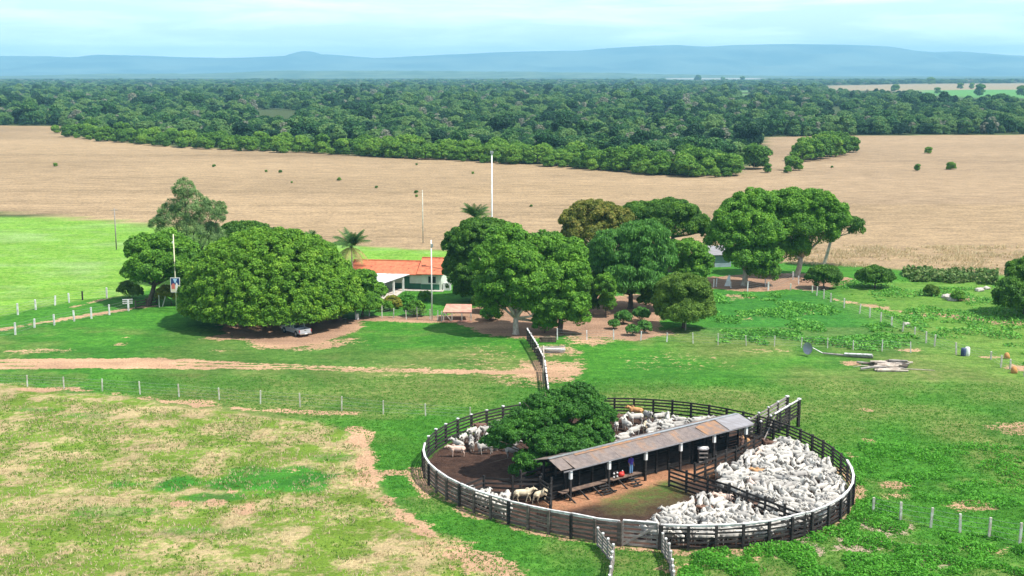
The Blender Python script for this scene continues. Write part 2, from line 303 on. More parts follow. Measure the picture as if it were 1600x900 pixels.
def zones(X, Y):
    n = len(X); j1 = fbm(X, Y, 9, 3); j2 = fbm(X, Y, 2.5, 5)
    near = (Y < 1300)
    CA = np.tile(np.array([.036, .150, .014]), (n, 1)); CB = np.tile(np.array([.070, .225, .022]), (n, 1)); soil = np.zeros(n); bias = np.zeros(n)
    SO = np.tile(np.array([.46, .285, .175]), (n, 1))
    def blend(m, a, b):
        nonlocal CA, CB
        m = m[:, None]; CA = CA * (1 - m) + np.array(a) * m; CB = CB * (1 - m) + np.array(b) * m
    # broad olive, sun-worn areas of the pasture
    om = sst(-.05, .2, fbm(X, Y, 22, 11) + .06 + .12 * sst(0, 30, X)) * (Y < 170)
    blend(om * .8, (.10, .155, .03), (.20, .22, .07))
    om = sst(.06, .2, fbm(X, Y, 4.5, 17)) * (Y < 170); blend(om * .45, (.13, .17, .04), (.22, .22, .08))
    om = sst(.05, .2, fbm(X, Y, 12, 12)) * (Y < 200); blend(om * .6, (.025, .115, .012), (.045, .165, .018))
    rp_ = sst(-5, 5, sdp(X, Y, W2([(1300,470),(1480,560),(1700,640),(1900,500),(1600,432),(1400,440),(1310,455)])) + j1 * 10)
    blend(rp_ * .8, (.09, .20, .025), (.16, .27, .05))
    rp_ = sst(-4, 4, sdp(X, Y, W2([(1120,455),(1280,455),(1460,540),(1100,530),(1110,480)])) + j1 * 10)
    blend(rp_ * .5, (.02, .12, .02), (.045, .19, .035))
    # dry meadow
    sdry = sdp(X, Y, dry_pg) + j1 * 5 + j2 * 2.2; md = sst(-.7, .7, sdry)
    v_ = sst(-.15, .15, fbm(X, Y, 7, 23))[:, None] * .7; CAm = np.array([.42, .33, .17]) * (1 - v_) + np.array([.39, .285, .16]) * v_; CA = CA * (1 - md[:, None]) + CAm * md[:, None]; CB = CB * (1 - md[:, None]) + np.array([.135, .215, .026]) * md[:, None]; bias += md * (fbm(X, Y, 2.6, 21) * 2.6 + .10)
    for (px, py, rx, ry, s) in dark_blobs:
        c = P(px, py); k = 1 - np.hypot((X - c[0]) / rx, (Y - c[1]) / ry) + j2 * 1.9 + j1 * .9; k = sst(-.1, .3, k) * s
        blend(k, (.03, .14, .014), (.05, .20, .02))
    # bright field
    sb = sdp(X, Y, bright_pg) + j1 * 1.6; mb = sst(-1, 1, sb)
    blend(mb, (.105, .27, .022), (.22, .37, .06))
    gm = np.maximum(sst(.08, .3, fbm(X, Y, 14, 31)), sst(.02, .25, fbm(X, Y, 4, 33)) * .6) * mb; blend(gm * .6, (.20, .33, .10), (.30, .40, .17))
    # tan stubble
    st = sdp(X, Y, tan_pg) + fbm(X, Y, 30, 4) * 9 + fbm(X, Y, 7, 41) * 3; mt = sst(-2, 2, st)
    v = fbm(X * .35, Y, 45, 8)[:, None]
    ca = np.array([.375, .265, .150]) * (1 + v * .7); cb = np.array([.25, .178, .108]) * (1 + v * .6)
    fz = vnoise(X * .02 + Y * .01, Y + X * .05, 11, 61)[:, None]; fl = sst(.72, .9, fz) * (vnoise(X, Y, 60, 62)[:, None] > .3) * (Y[:, None] < 700); ca = ca * (1 - .10 * fl); cb = cb * (1 - .2 * fl)
    hot = sst(0, .35, fbm(X, Y, 120, 9))[:, None]; pk = sst(-60, 60, X - 60)[:, None]
    ca = ca * (1 - .35 * hot) + np.array([.42, .285, .14]) * .35 * hot; ca = ca * (1 - .5 * pk * (Y[:, None] > 330)) + np.array([.30, .215, .15]) * .5 * pk * (Y[:, None] > 330)
    CA = CA * (1 - mt[:, None]) + ca * mt[:, None]; CB = CB * (1 - mt[:, None]) + cb * mt[:, None]
    # beyond: floor of the woods and the far plain
    fr = (Y > 330) & (st < 2); q = sst(-2, 2, -st) * (Y > 300); blend(q, (.07, .085, .035), (.045, .075, .02))
    far = sst(4300, 5200, Y); v = fbm(X * .4, Y, 1500, 14); blend(far, (.045, .075, .04), (.035, .06, .03))
    blend(far * sst(.12, .2, v) * .6, (.20, .22, .13), (.15, .2, .1))
    for pg, c in far_fields:
        m = (sdp(X, Y, pg) > 0) * 1.0; blend(m, c, tuple(k * .85 for k in c))
    soil = soil * 1.0
    # bare earth
    dr = dist(X, Y, road_pl); wr = np.interp(X, [-90, -60, -40, -25, -10, 5], [3.4, 3.1, 2.3, 1.3, .8, 1.6])
    s_r = .95 * sst(.8, -.8, dr - wr + j1 * 2 + j2 * 1.6) * np.interp(X, [-45, -28, -16, 0], [.95, .78, .55, .9])
    strip = sst(.28, .05, np.abs(dr - wr * .35)) * (X < -20) * (vnoise(X, Y * 3, 8, 2) > .45); s_r = s_r * (1 - strip * .8)
    soil = np.maximum(soil, s_r)
    for pl in track_pls: soil = np.maximum(soil, sst(.9, -.4, dist(X, Y, pl) - .55 + j1 * 2.8 + j2 * 2.4) * .78)
    de = dist(X, Y, edge_pl); soil = np.maximum(soil, sst(.9, -.7, de - .75 + j1 * 2.6 + j2 * 3.0 - .9 * (Y < 88)) * .85)
    soil = np.maximum(soil, sst(.5, -.4, dist(X, Y, mid_pl) - .6 + j2 * 1.2) * .9)
    dring = sdp(X, Y, RINGP); soil = np.maximum(soil, sst(.8, 0, np.abs(dring) - .5 + j2 * 2.0 + j1 * 1.5) * .7 * (Y < 108))
    for (px, py, rx, ry, s) in blob:
        c = P(px, py); k = 1 - np.hypot((X - c[0]) / rx, (Y - c[1]) / (ry * 2.0)) + j2 * 1.1 + j1 * .5
        soil = np.maximum(soil, sst(-.25, .6, k) * s * .74)
    greyp = [(1345, 850), (1265, 858), (1380, 822), (1450, 878), (1440, 860)]
    for (px, py) in greyp:
        c = P(px, py); k = sst(4, 2, np.hypot(X - c[0], Y - c[1]))[:, None]; SO = SO * (1 - k) + np.array([.36, .27, .20]) * k
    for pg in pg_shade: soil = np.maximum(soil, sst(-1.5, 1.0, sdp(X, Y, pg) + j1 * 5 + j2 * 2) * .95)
    for pg in pg_shade: k = (sst(-3, 2, sdp(X, Y, pg)) * .8)[:, None]; SO = SO * (1 - k) + np.array([.29, .175, .115]) * k  # yard earth darkened: shade of the trees put into the soil colour
    soil = np.where(mt > .5, 0, soil)
    # inside the corral
    inr = sst(-.15, .15, dring - .05)
    green = sst(-2, 2, sdp(X, Y, W2([(905,775),(960,800),(1010,790),(1060,770),(1045,750),(1000,748),(950,765)])) + j2 * 3)
    org_ = sst(1.2, -.6, dist(X, Y, W2([(870,790),(920,775),(970,762),(1040,742)])) - 1.0 + j2 * 2)
    org_ = np.maximum(org_, sst(1., -.5, dist(X, Y, W2([(1075,745),(1110,735)])) - 1 + j2))
    ca = np.tile(np.array([.050, .028, .021]), (n, 1)); cb = np.tile(np.array([.080, .045, .032]), (n, 1))
    g = green[:, None] * .75; ca = ca * (1 - g) + np.array([.17, .13, .05]) * g; cb = cb * (1 - g) + np.array([.09, .18, .03]) * g
    g = org_[:, None]; ca = ca * (1 - g) + np.array([.42, .20, .11]) * g; cb = cb * (1 - g) + np.array([.34, .18, .10]) * g
    inr_ = inr[:, None]; CA = CA * (1 - inr_) + ca * inr_; CB = CB * (1 - inr_) + cb * inr_; soil = soil * (1 - inr)
    cls = np.zeros(n, int)                       # 0 pasture
    cls[(sdry > 0) & (Y < 140)] = 1; cls[sb > 0] = 2; cls[st > 0] = 3; cls[(st <= 0) & (Y > 300)] = 4
    cls[(s_r > .5) & (cls != 3)] = 5; cls[dring > 0] = 6
    return CA, CB, soil, bias, SO, cls
CA, CB, SOIL, BIAS, SO, CLS = zones(GX, GY)
def ground_mat():
    m, t, b, o = new_mat('ground_cover'); l = t.links.new
    at = {k: nn(t, 'ShaderNodeAttribute', attribute_name=k) for k in ('CA', 'CB', 'SO', 'soil', 'bias')}
    g = nn(t, 'ShaderNodeNewGeometry')
    def noise(s, d, st=None, rough=.6):
        n = nn(t, 'ShaderNodeTexNoise', i_Scale=s, i_Detail=d, i_Roughness=rough)
        if st: mp = nn(t, 'ShaderNodeMapping'); mp.inputs['Scale'].default_value = st; l(g.outputs['Position'], mp.inputs[0]); l(mp.outputs[0], n.inputs['Vector'])
        else: l(g.outputs['Position'], n.inputs['Vector'])
        return n.outputs[0]
    def rng_(v, a, b_, c=0., d=1.):
        r = nn(t, 'ShaderNodeMapRange'); r.inputs[1].default_value = a; r.inputs[2].default_value = b_; r.inputs[3].default_value = c; r.inputs[4].default_value = d; l(v, r.inputs[0]); return r.outputs[0]
    def add(a, b_, k=1.0):
        r = nn(t, 'ShaderNodeMath', operation='MULTIPLY_ADD'); l(b_, r.inputs[0]); r.inputs[1].default_value = k; l(a, r.inputs[2]); return r.outputs[0]
    def mix(f, a, b_, bt='MIX'):
        r = nn(t, 'ShaderNodeMix', data_type='RGBA', blend_type=bt)
        if hasattr(f, 'links'): l(f, r.inputs[0])
        else: r.inputs[0].default_value = f
        l(a, r.inputs[6]); l(b_, r.inputs[7]); return r.outputs[2]
    n1 = noise(1.1, 6.0, rough=.68); n2 = noise(3.5, 5.0, rough=.7); n3 = noise(.16, 5.0, (1, 1.6, 1), rough=.6); n4 = noise(9.0, 3.0)
    f1 = rng_(add(n1, at['bias'].outputs['Fac'], .25), .40, .60)
    c = mix(f1, at['CA'].outputs['Color'], at['CB'].outputs['Color'])
    # soil with ragged border
    s = add(at['soil'].outputs['Fac'], rng_(n1, .25, .75, -.45, .45)); s = add(s, rng_(n2, .3, .7, -.2, .2))
    sm = rng_(s, .42, .62)
    so = mix(rng_(n2, .35, .65), at['SO'].outputs['Color'], at['SO'].outputs['Color'])
    c = mix(sm, c, so)
    v1 = rng_(n2, .3, .7, .66, 1.28); c = mix(1.0, c, v1, 'MULTIPLY')
    v2 = rng_(n3, .3, .7, .82, 1.16); c = mix(1.0, c, v2, 'MULTIPLY')
    n5 = noise(1.0, 4.0, (.10, .42, 1), rough=.65); v5 = rng_(n5, .34, .66, .84, 1.13); c = mix(1.0, c, v5, 'MULTIPLY')
    v3 = rng_(n4, .3, .7, .8, 1.18); c = mix(1.0, c, v3, 'MULTIPLY')
    l(c, b.inputs['Base Color']); b.inputs['Roughness'].default_value = .95; b.inputs['Specular IOR Level'].default_value = .1
    bp = nn(t, 'ShaderNodeBump', i_Strength=.8, i_Distance=.22); l(n2, bp.inputs['Height'])
    bp2 = nn(t, 'ShaderNodeBump', i_Strength=.5, i_Distance=.5); l(n1, bp2.inputs['Height']); l(bp2.outputs[0], bp.inputs['Normal']); l(bp.outputs[0], b.inputs['Normal'])
    return m
GM = ground_mat()
fc = CLS[GF[:, 0]]
for k, nm in enumerate(['ground', 'dry_meadow', 'green_field', 'harvested_field', 'far_plain', 'dirt_road', 'corral_floor']):
    sel = GF[fc == k]
    if not len(sel): continue
    u, inv = np.unique(sel, return_inverse=True)
    V = np.zeros((len(u), 3), np.float32); V[:, 0] = GX[u]; V[:, 1] = GY[u]
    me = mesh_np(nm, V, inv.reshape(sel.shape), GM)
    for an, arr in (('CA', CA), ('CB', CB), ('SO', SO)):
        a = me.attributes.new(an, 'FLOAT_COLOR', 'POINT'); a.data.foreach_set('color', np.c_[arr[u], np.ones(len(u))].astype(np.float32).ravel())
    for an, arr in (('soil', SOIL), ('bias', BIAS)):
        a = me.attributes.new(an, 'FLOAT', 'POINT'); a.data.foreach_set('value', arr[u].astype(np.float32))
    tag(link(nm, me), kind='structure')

# ------------------------------------------------------------------ distant hills
def hills():
    prof = [(-1500,88),(-800,80),(-300,84),(0,88),(90,88),(140,91),(170,86),(250,88),(300,90),(360,91),(400,90),(440,89),(465,87),(476,83),(487,80),(497,82),(505,85),(525,86),(560,89),(590,91),(640,89),(700,86),(780,82),(830,81),(900,80),(950,76),(1000,73),(1050,71),(1090,74),(1150,71),(1230,70),(1300,71),(1370,73),(1410,80),(1440,82),(1480,81),(1540,86),(1600,88),(1900,84),(2300,78),(3000,86)]
    Yr = 13500.; px = np.array([p[0] for p in prof]); pz = np.array([CH + (112 - p[1]) / F * Yr for p in prof]); wx = (px - 800) / F * Yr
    xs = np.linspace(-15000, 15000, 420); ys = np.linspace(9800, 15600, 64)
    X, Y = np.meshgrid(xs, ys); top = np.interp(X, wx, pz); v = (Y - 9800) / (Yr - 9800)
    env = np.where(v < 1, sst(0, 1, v) ** 1.1, sst(1.57, 1.0, v))
    rg = np.abs(fbm(X, Y * .5, 700, 6, 5)); Z = top * env * (1 - 1.5 * rg * (1 - env) * 2) + fbm(X, Y, 250, 7) * 16 * env * (1 - sst(.9, 1.0, v) * .6) - 3
    bench = 95 * sst(.0, .3, v) * sst(.6, .3, v) * (0.4 + fbm(X, Y, 2500, 15) * 1.5); Z = np.maximum(Z, bench - 2)
    nx = len(xs); I, J = np.meshgrid(np.arange(nx - 1), np.arange(len(ys) - 1)); a = (J * nx + I).ravel()
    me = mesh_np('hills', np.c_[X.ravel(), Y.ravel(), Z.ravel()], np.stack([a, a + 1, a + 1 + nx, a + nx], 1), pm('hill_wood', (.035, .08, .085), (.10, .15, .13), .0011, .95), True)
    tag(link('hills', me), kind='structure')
    # a low wooded rise nearer than the range
    xs = np.linspace(-6000, 6000, 500); ys = np.linspace(7000, 9000, 36); X, Y = np.meshgrid(xs, ys)
    h = 5 + 40 * sst(-3600, -1800, X) * sst(2600, -600, X) * (0.75 + fbm(X, Y, 1400, 2)); v = (Y - 7000) / 2000
    Z = h * np.sin(np.pi * v) + fbm(X, Y, 60, 7, 3) * 9 * np.sin(np.pi * v) - 2
    nx = len(xs); I, J = np.meshgrid(np.arange(nx - 1), np.arange(len(ys) - 1)); a = (J * nx + I).ravel()
    me = mesh_np('hills', np.c_[X.ravel(), Y.ravel(), Z.ravel()], np.stack([a, a + 1, a + 1 + nx, a + nx], 1), pm('rise_wood', (.03, .07, .03), (.09, .13, .06), .006, .95), True)
    tag(link('low_hills', me), kind='structure')
hills()

# ------------------------------------------------------------------ haze
def haze():
    mb = MB(); mb.box((0, 6500, 194), (40000, 25000, 390)); o = mb.build('haze', None)
    m = bpy.data.materials.new('haze'); m.use_nodes = True; t = m.node_tree; t.nodes.clear()
    v = t.nodes.new('ShaderNodeVolumePrincipled'); ou = t.nodes.new('ShaderNodeOutputMaterial')
    v.inputs['Color'].default_value = (0.34, 0.73, 1.0, 1); v.inputs['Density'].default_value = 1.05e-4; v.inputs['Anisotropy'].default_value = 0.0
    t.links.new(v.outputs[0], ou.inputs['Volume']); o.data.materials.append(m)
    tag(o, kind='stuff')
haze()

print('T', time.time() - T0)
# ------------------------------------------------------------------ foliage
def leaves(C, N, size, droop=0.0, r=rng, asp=(.55, 1.0)):
    """one quad per centre, facing N"""
    n = len(C); N = N / (np.linalg.norm(N, axis=1, keepdims=True) + 1e-9)
    T = r.normal(size=(n, 3)); 
    if droop: T = T * (1 - droop); T[:, 2] -= droop * 2.0
    T -= (T * N).sum(1, keepdims=True) * N; T /= np.linalg.norm(T, axis=1, keepdims=True) + 1e-9
    B = np.cross(N, T); s = size * r.uniform(.6, 1.3, (n, 1)); w = s * r.uniform(asp[0], asp[1], (n, 1))
    V = np.stack([C - T * s * .6, C + B * w * .5 - T * s * .05, C + T * s * .6 + N * s * .08, C - B * w * .5 + T * s * .1], 1).reshape(-1, 3)
    return V, np.arange(4 * n).reshape(n, 4)
def crown_arrays(lobes, leaf, cover=1.6, sub=.30, droop=0.0, zmin=None, r=rng, up=.35, inner=.12, asp=(.55, 1.0), gap=0.0, shell=.80):
    """lobes: (cx,cy,cz,rx,ry,rz). Billows of leaf sprays over the lobes' surfaces."""
    Cs, Ns = [], []
    LB = np.array(lobes, float)
    for L_ in LB:
        c, rad = L_[:3], L_[3:]; rm = rad.mean(); sr = max(sub * rm, leaf * 1.2); area = 4 * math.pi * rm * rm
        ns = int(max(6, area / (sr * sr * 1.5)))
        D = r.normal(size=(ns, 3)); D[:, 2] = np.abs(D[:, 2]) * 1.0 - .35 * r.random(ns); D /= np.linalg.norm(D, axis=1, keepdims=True)
        SCn = c + D * rad * r.uniform(shell, 1.02, (ns, 1)); SR = sr * r.uniform(.65, 1.25, ns)
        if gap: keep = r.random(ns) > gap; SCn, SR, D = SCn[keep], SR[keep], D[keep]
        nl = np.maximum(3, (2.6 * math.pi * SR ** 2 * cover / (leaf * leaf * .55)).astype(int))
        idx = np.repeat(np.arange(len(SR)), nl); d = r.normal(size=(len(idx), 3)) + D[idx] * .9; d[:, 2] += .35; d /= np.linalg.norm(d, axis=1, keepdims=True)
        p = SCn[idx] + d * SR[idx][:, None] * r.uniform(.55, 1.05, (len(idx), 1)) * np.array([1, 1, .8])
        Cs.append(p); Ns.append(d * .8 + r.normal(size=d.shape) * .55 + np.array([0, 0, up]))
        ni = int(len(idx) * inner); q = r.normal(size=(ni, 3)); q /= np.linalg.norm(q, axis=1, keepdims=True)
        Cs.append(c + q * rad * r.uniform(.3, .8, (ni, 1))); Ns.append(q + r.normal(size=q.shape) * .5)
    C = np.vstack(Cs); N = np.vstack(Ns)
    deep = np.zeros(len(C), bool)
    for L_ in LB: deep |= (((C - L_[:3]) / (L_[3:] * .62)) ** 2).sum(1) < 1
    k = ~deep | (r.random(len(C)) < .25)
    if zmin is not None: k &= C[:, 2] > zmin + r.uniform(-.1, .5, len(C))
    return leaves(C[k], N[k], leaf, droop, r, asp)
def limbs(base, lobes, r0, r=rng, n=6, lean=(0, 0), fork=.35):
    mb = MB(); base = np.array(base, float); cs = np.array(lobes)[:, :3]; mid = cs.mean(0); zlow = min((np.array(lobes)[:, 2] - np.array(lobes)[:, 5] * .6))
    fz = max(zlow, mid[2] * fork); fk = np.array([base[0] + (mid[0] - base[0]) * .45 + lean[0], base[1] + (mid[1] - base[1]) * .45 + lean[1], fz])
    mb.tube([base - (0, 0, .1), base + (0.02, 0, .25), base * .5 + fk * .5 + r.normal(size=3) * .12 * r0, fk], [r0 * 1.5, r0 * 1.05, r0 * .9, r0 * .8], 9)
    for c in cs[:10]:
        m = fk * .5 + c * .5 + r.normal(size=3) * np.array([.4, .4, .2]); m[2] -= .3
        mb.tube([fk - (0, 0, .15), m, c], [r0 * .55, r0 * .36, r0 * .12], 6)
        for _ in range(2):
            e = c + r.normal(size=3) * .9; mb.tube([m, m * .4 + e * .6 + (0, 0, .2), e], [r0 * .22, r0 * .14, r0 * .05], 5)
    return mb
LM = {
 'mid':   leaf_mat('leaf_mid', (0.052, 0.141, 0.016), (0.106, 0.273, 0.022), (0.209, 0.415, 0.035)),
 'dome':  leaf_mat('leaf_dome', (0.061, 0.148, 0.012), (0.117, 0.281, 0.017), (0.245, 0.422, 0.034)),
 'corral': leaf_mat('leaf_corral', (0.022, 0.084, 0.012), (0.048, 0.168, 0.019), (0.096, 0.264, 0.031)),
 'dark':  leaf_mat('leaf_dark', (0.036, 0.105, 0.012), (0.068, 0.180, 0.017), (0.141, 0.285, 0.022)),
 'blue':  leaf_mat('leaf_bluegreen', (0.046, 0.142, 0.025), (0.084, 0.233, 0.036), (0.139, 0.341, 0.050)),
 'olive': leaf_mat('leaf_olive', (0.086, 0.113, 0.017), (0.159, 0.198, 0.025), (0.331, 0.277, 0.057)),
 'grey':  leaf_mat('leaf_greyish', (0.085, 0.160, 0.050), (0.162, 0.273, 0.086), (0.269, 0.405, 0.135)),
 'lime':  leaf_mat('leaf_lime', (.050, .110, .012), (.110, .210, .022), (.190, .310, .040)),
 'fresh': leaf_mat('leaf_fresh', (0.048, 0.180, 0.018), (0.090, 0.300, 0.026), (0.156, 0.432, 0.042)),
 'croton': leaf_mat('leaf_croton', (.10, .16, .02), (.24, .26, .03), (.42, .34, .05)),
 'palm':  leaf_mat('leaf_palm', (.030, .085, .020), (.060, .150, .030), (.130, .220, .050)),
 'palmdry': leaf_mat('leaf_palm_dry', (.20, .17, .06), (.32, .28, .09), (.40, .33, .12)),
 'wood':  leaf_mat('leaf_forest', (.012, .052, .020), (.045, .158, .032), (.150, .265, .070), .2, vary=1.15),
 'belt':  leaf_mat('leaf_belt', (0.047, 0.125, 0.014), (0.104, 0.250, 0.022), (0.221, 0.374, 0.041), .25, vary=.6),
 'twig':  leaf_mat('twigs_bare', (.14, .16, .10), (.22, .23, .16), (.31, .30, .22), .1)}
def tree(name, label, base, lobes_px, leafm, leaf=.34, bark='bark', r0=.32, cat='tree', group=None, droop=0., cover=1.6, sub=.3, zmin=None, gap=0., up=.35, shell=.80, asp=(.55, 1.), fork=.35, trunk=True):
    b = P(*base); lobes = []; leaf = leaf * (.76 if leaf > .25 and not droop else .95)
    for q in lobes_px:
        px, py, rx, rz = q[:4]; dy = q[4] if len(q) > 4 else 0.; Y = b[1] + dy
        x, z, s = XZ(px, py, Y); lobes.append((x, Y, z, rx * s, rx * s * (q[5] if len(q) > 5 else .9), rz * s))
    r = np.random.default_rng(int(base[0] * 7 + base[1]))
    t = thing(name, label, cat, tuple(b), group)
    V, Fq = crown_arrays(lobes, leaf, cover, sub, droop, zmin, r, up, gap=gap, asp=asp, shell=shell)
    link('crown', mesh_np('crown', V - b, Fq, LM[leafm]), t)
    if trunk: limbs(b, lobes, r0, r, fork=fork).build('trunk', M[bark], t, b, True)
    return t
def relabel(o, label): o['label'] = label

tree('shade_tree', 'rounded bright green tree over the dark wooden pen, beside the poster pole', (232,478), [(222,392,24,22,2),(262,384,28,20,3),(286,398,22,24,2),(250,420,38,26,0),(214,428,20,22,0),(288,428,24,26,1),(250,395,34,26,4)], 'mid', .36, r0=.4, sub=.34)
tree('tall_tree', 'tall feathery grey-green tree standing behind the rounded tree at left', (298,446), [(288,300,17,20,0),(300,330,30,30,1),(328,340,22,26,0),(272,348,26,34,1),(305,372,34,34,0),(330,372,20,24,2),(288,395,24,26,0),(245,352,12,12,0),(345,332,9,18,0),(300,410,26,20,0)], 'grey', .22, r0=.35, cover=.62, gap=.22, sub=.24, up=.2, asp=(.3, .6))
tree('broad_tree', 'low dark flat-topped tree showing over the left shoulder of the dome tree', (388,432), [(385,364,38,13,0),(405,372,30,18,1),(362,372,20,16,0)], 'dark', .36, r0=.35)
tree('dome_tree', 'huge dome-shaped tree with glossy leaves shading the silver pickup', (424,503), [(424,468,134,106,0,.92),(424,492,122,34,-1.5,.92),(548,478,22,34,1,.9)], 'dome', .33, r0=.9, sub=.07, shell=.94, zmin=1.9, cover=1.25, fork=.3)
tree('garden_tree', 'small soft green tree between the dome tree and the white porch', (566,493), [(570,438,18,16,0),(584,458,18,18,1),(556,455,22,26,0),(572,474,24,16,-1)], 'mid', .26, r0=.16)
tree('mango_tree', 'dense dark mango tree right of the red-roofed house', (745,472), [(748,366,34,22,0),(772,360,28,16,2),(722,388,28,32,0),(757,395,44,34,1),(712,425,18,32,0),(742,432,38,26,-1),(785,385,28,30,2),(745,452,34,14,1)], 'dark', .34, r0=.5, sub=.24)
tree('mango_tree', 'broad mango tree in the centre of the yard grove with forked pale trunks', (806,522), [(795,385,34,30,2),(768,412,30,30,1),(802,420,42,36,0),(828,450,32,28,-1),(782,448,36,26,0),(845,475,26,24,0),(815,470,34,22,1.5),(775,470,30,20,2),(850,500,16,14,0)], 'mid', .34, bark='pale_bark', r0=.42, sub=.3)
tree('mango_tree', 'bright green tree with a rounded lower bough, right of the forked pale trunks', (874,520), [(853,384,30,18,3),(884,402,30,26,2),(902,438,18,32,0),(870,435,38,34,1),(893,478,26,24,-1),(905,497,16,16,-1),(870,490,30,24,0),(850,470,26,24,1)], 'mid', .34, r0=.4, sub=.34)
tree('yard_bush', 'small bright bush beside the limewashed race in the yard', (851,520), [(851,508,17,12,0)], 'fresh', .24, r0=.08, cat='bush')
tree('flowering_tree', 'olive and yellowish tree at the back of the grove with reddish tips', (926,440), [(930,334,34,18,0),(903,348,26,24,0),(958,343,28,18,1),(925,366,42,26,0),(895,375,18,20,0)], 'olive', .34, bark='pale_bark', r0=.35, cover=1.1, gap=.1)
tree('weeping_tree', 'weeping tree with long drooping blue-green sprays in the middle of the grove', (985,482), [(1005,372,40,22,0),(962,396,38,34,0),(1012,405,40,40,0),(932,418,22,34,0),(985,436,50,30,-1),(1025,400,26,40,1),(950,445,30,26,0),(1015,445,30,26,0)], 'blue', .44, r0=.4, droop=.75, up=-.1, sub=.28, asp=(.25, .5), cover=1.9)
tree('conical_tree', 'narrow dark tree hanging over the yard path below the weeping tree', (946,495), [(945,452,15,24,0),(949,474,12,16,0)], 'mid', .26, r0=.12)
tree('broad_tree', 'dark spreading tree at the back of the grove behind the weeping tree', (1046,425), [(1005,334,36,16,1),(1050,330,38,14,0),(1084,350,24,18,0),(1050,354,50,20,0),(1100,362,10,12,0)], 'dark', .34, r0=.4, gap=.05)
tree('young_tree', 'lacy young tree with pale branches behind the yellow-green bush', (1076,468), [(1072,392,28,16,0),(1092,408,20,22,0),(1050,410,22,24,0),(1080,425,26,18,0)], 'mid', .30, bark='pale_bark', r0=.2, gap=.15, cover=1.2)
tree('round_bush', 'large rounded yellow-green bushy tree at the corner of the orchard', (1068,512), [(1068,450,36,20,0),(1046,472,24,28,0),(1090,472,22,28,0),(1069,488,40,22,-1)], 'lime', .26, r0=.25, cat='bush', cover=1.5, sub=.28)
tree('papaya_tree', 'small papaya-like tree in front of the yellow-green bush', (1071,516), [(1071,492,10,8,-1),(1076,498,7,5,-1)], 'blue', .3, r0=.07, bark='pale_bark')
tree('large_tree', 'big many-lobed tree over the leaning white sheet, right of the grove', (1163,446), [(1180,316,32,17,2),(1160,345,42,28,1),(1138,374,32,26,0),(1188,372,38,30,0),(1172,405,36,22,-1),(1120,362,14,12,0),(1198,405,22,24,0),(1192,424,24,14,0)], 'mid', .36, bark='pale_bark', r0=.5, sub=.32)
tree('large_tree', 'tall many-lobed tree beside the parked motorcycle', (1245,432), [(1235,320,38,20,1),(1272,318,32,18,0),(1300,340,26,22,0),(1240,355,38,36,0),(1275,360,32,30,0),(1236,388,26,26,0)], 'mid', .36, bark='pale_bark', r0=.5, sub=.32)
tree('sparse_tree', 'sparse tree with bare pale limbs at the right end of the big trees', (1287,416), [(1322,350,24,12,0),(1300,364,14,14,0),(1338,360,12,10,0),(1290,350,16,10,1)], 'dark', .3, bark='pale_bark', r0=.3, gap=.2, cover=1.)
tree('orchard_bush', 'dark bushy citrus tree left of its twin, near the diagonal fence', (1287,451), [(1287,431,24,14,0),(1275,434,14,12,0),(1301,434,14,12,0)], 'dark', .28, r0=.14, cat='bush')
tree('orchard_bush', 'dark bushy citrus tree furthest right of the two round ones below the tan field', (1367,450), [(1367,432,24,14,0),(1352,434,14,12,0),(1384,434,13,12,0)], 'dark', .28, r0=.14, cat='bush')
tree('edge_tree', 'very dark tree mass cut by the right edge of the picture', (1604,492), [(1604,438,30,32,0),(1580,460,24,26,-2),(1630,425,34,40,1),(1600,470,34,22,-2)], 'dark', .34, r0=.5)
tree('corral_tree', 'spreading green tree inside the round corral leaning over the tin roof', (862,742), [(842,655,42,22,1),(905,635,40,22,2.5),(800,676,36,20,0),(868,690,46,26,-.5),(925,680,30,26,.5),(835,718,30,16,-1.5),(782,692,20,12,-.5),(870,640,50,24,2),(903,616,28,16,2.5),(845,628,20,12,1),(940,655,22,22,1.5),(890,712,28,14,-1.5),(936,694,24,18,.3),(905,702,36,16,-.8),(765,690,14,9,0),(815,735,20,9,-1.5)], 'corral', .17, r0=.3, sub=.22, cover=1.35, gap=.10)
tree('fence_bush', 'yellow-leaved croton shrub behind the poster pole', (268,476), [(262,458,16,11,0),(284,460,16,12,0),(250,462,8,8,0)], 'croton', .22, r0=.05, cat='bush')
tree('fence_bush', 'yellow-green shrub at the end of the bright field beside the pale bench', (200,466), [(198,452,12,12,0),(212,456,10,10,0)], 'lime', .24, r0=.05, cat='bush')
tree('shade_shrub', 'small dark tree in the deep shade between the mango trees and the clay shelter', (768,488), [(768,466,22,20,0),(752,472,14,12,0)], 'dark', .28, r0=.1)
tree('shade_shrub', 'small dark tree filling the gap left of the weeping tree', (912,492), [(912,462,20,24,0),(925,476,12,10,0)], 'dark', .28, r0=.1)
tree('shade_shrub', 'small dark tree in the shade right of the weeping tree trunk', (1024,486), [(1024,458,20,24,0),(1012,470,14,10,0)], 'dark', .28, r0=.1)
for i, (px, py, r_, lb) in enumerate([(959,514,8,'leftmost clipped round shrub of the orchard row'),(974,506,11,'round shrub behind the leftmost one of the orchard row'),(988,524,9,'lowest clipped round shrub of the orchard row'),(1007,520,10,'clipped round shrub nearest the yellow-green bush'),(1002,502,12,'low wide shrub at the back of the orchard row')]):
    tree('round_shrub', lb, (px, py), [(px, py - r_ * .9, r_, r_ * .85, 0)], 'blue', .2, r0=.05, cat='shrub', group='round shrubs of the orchard', sub=.35)
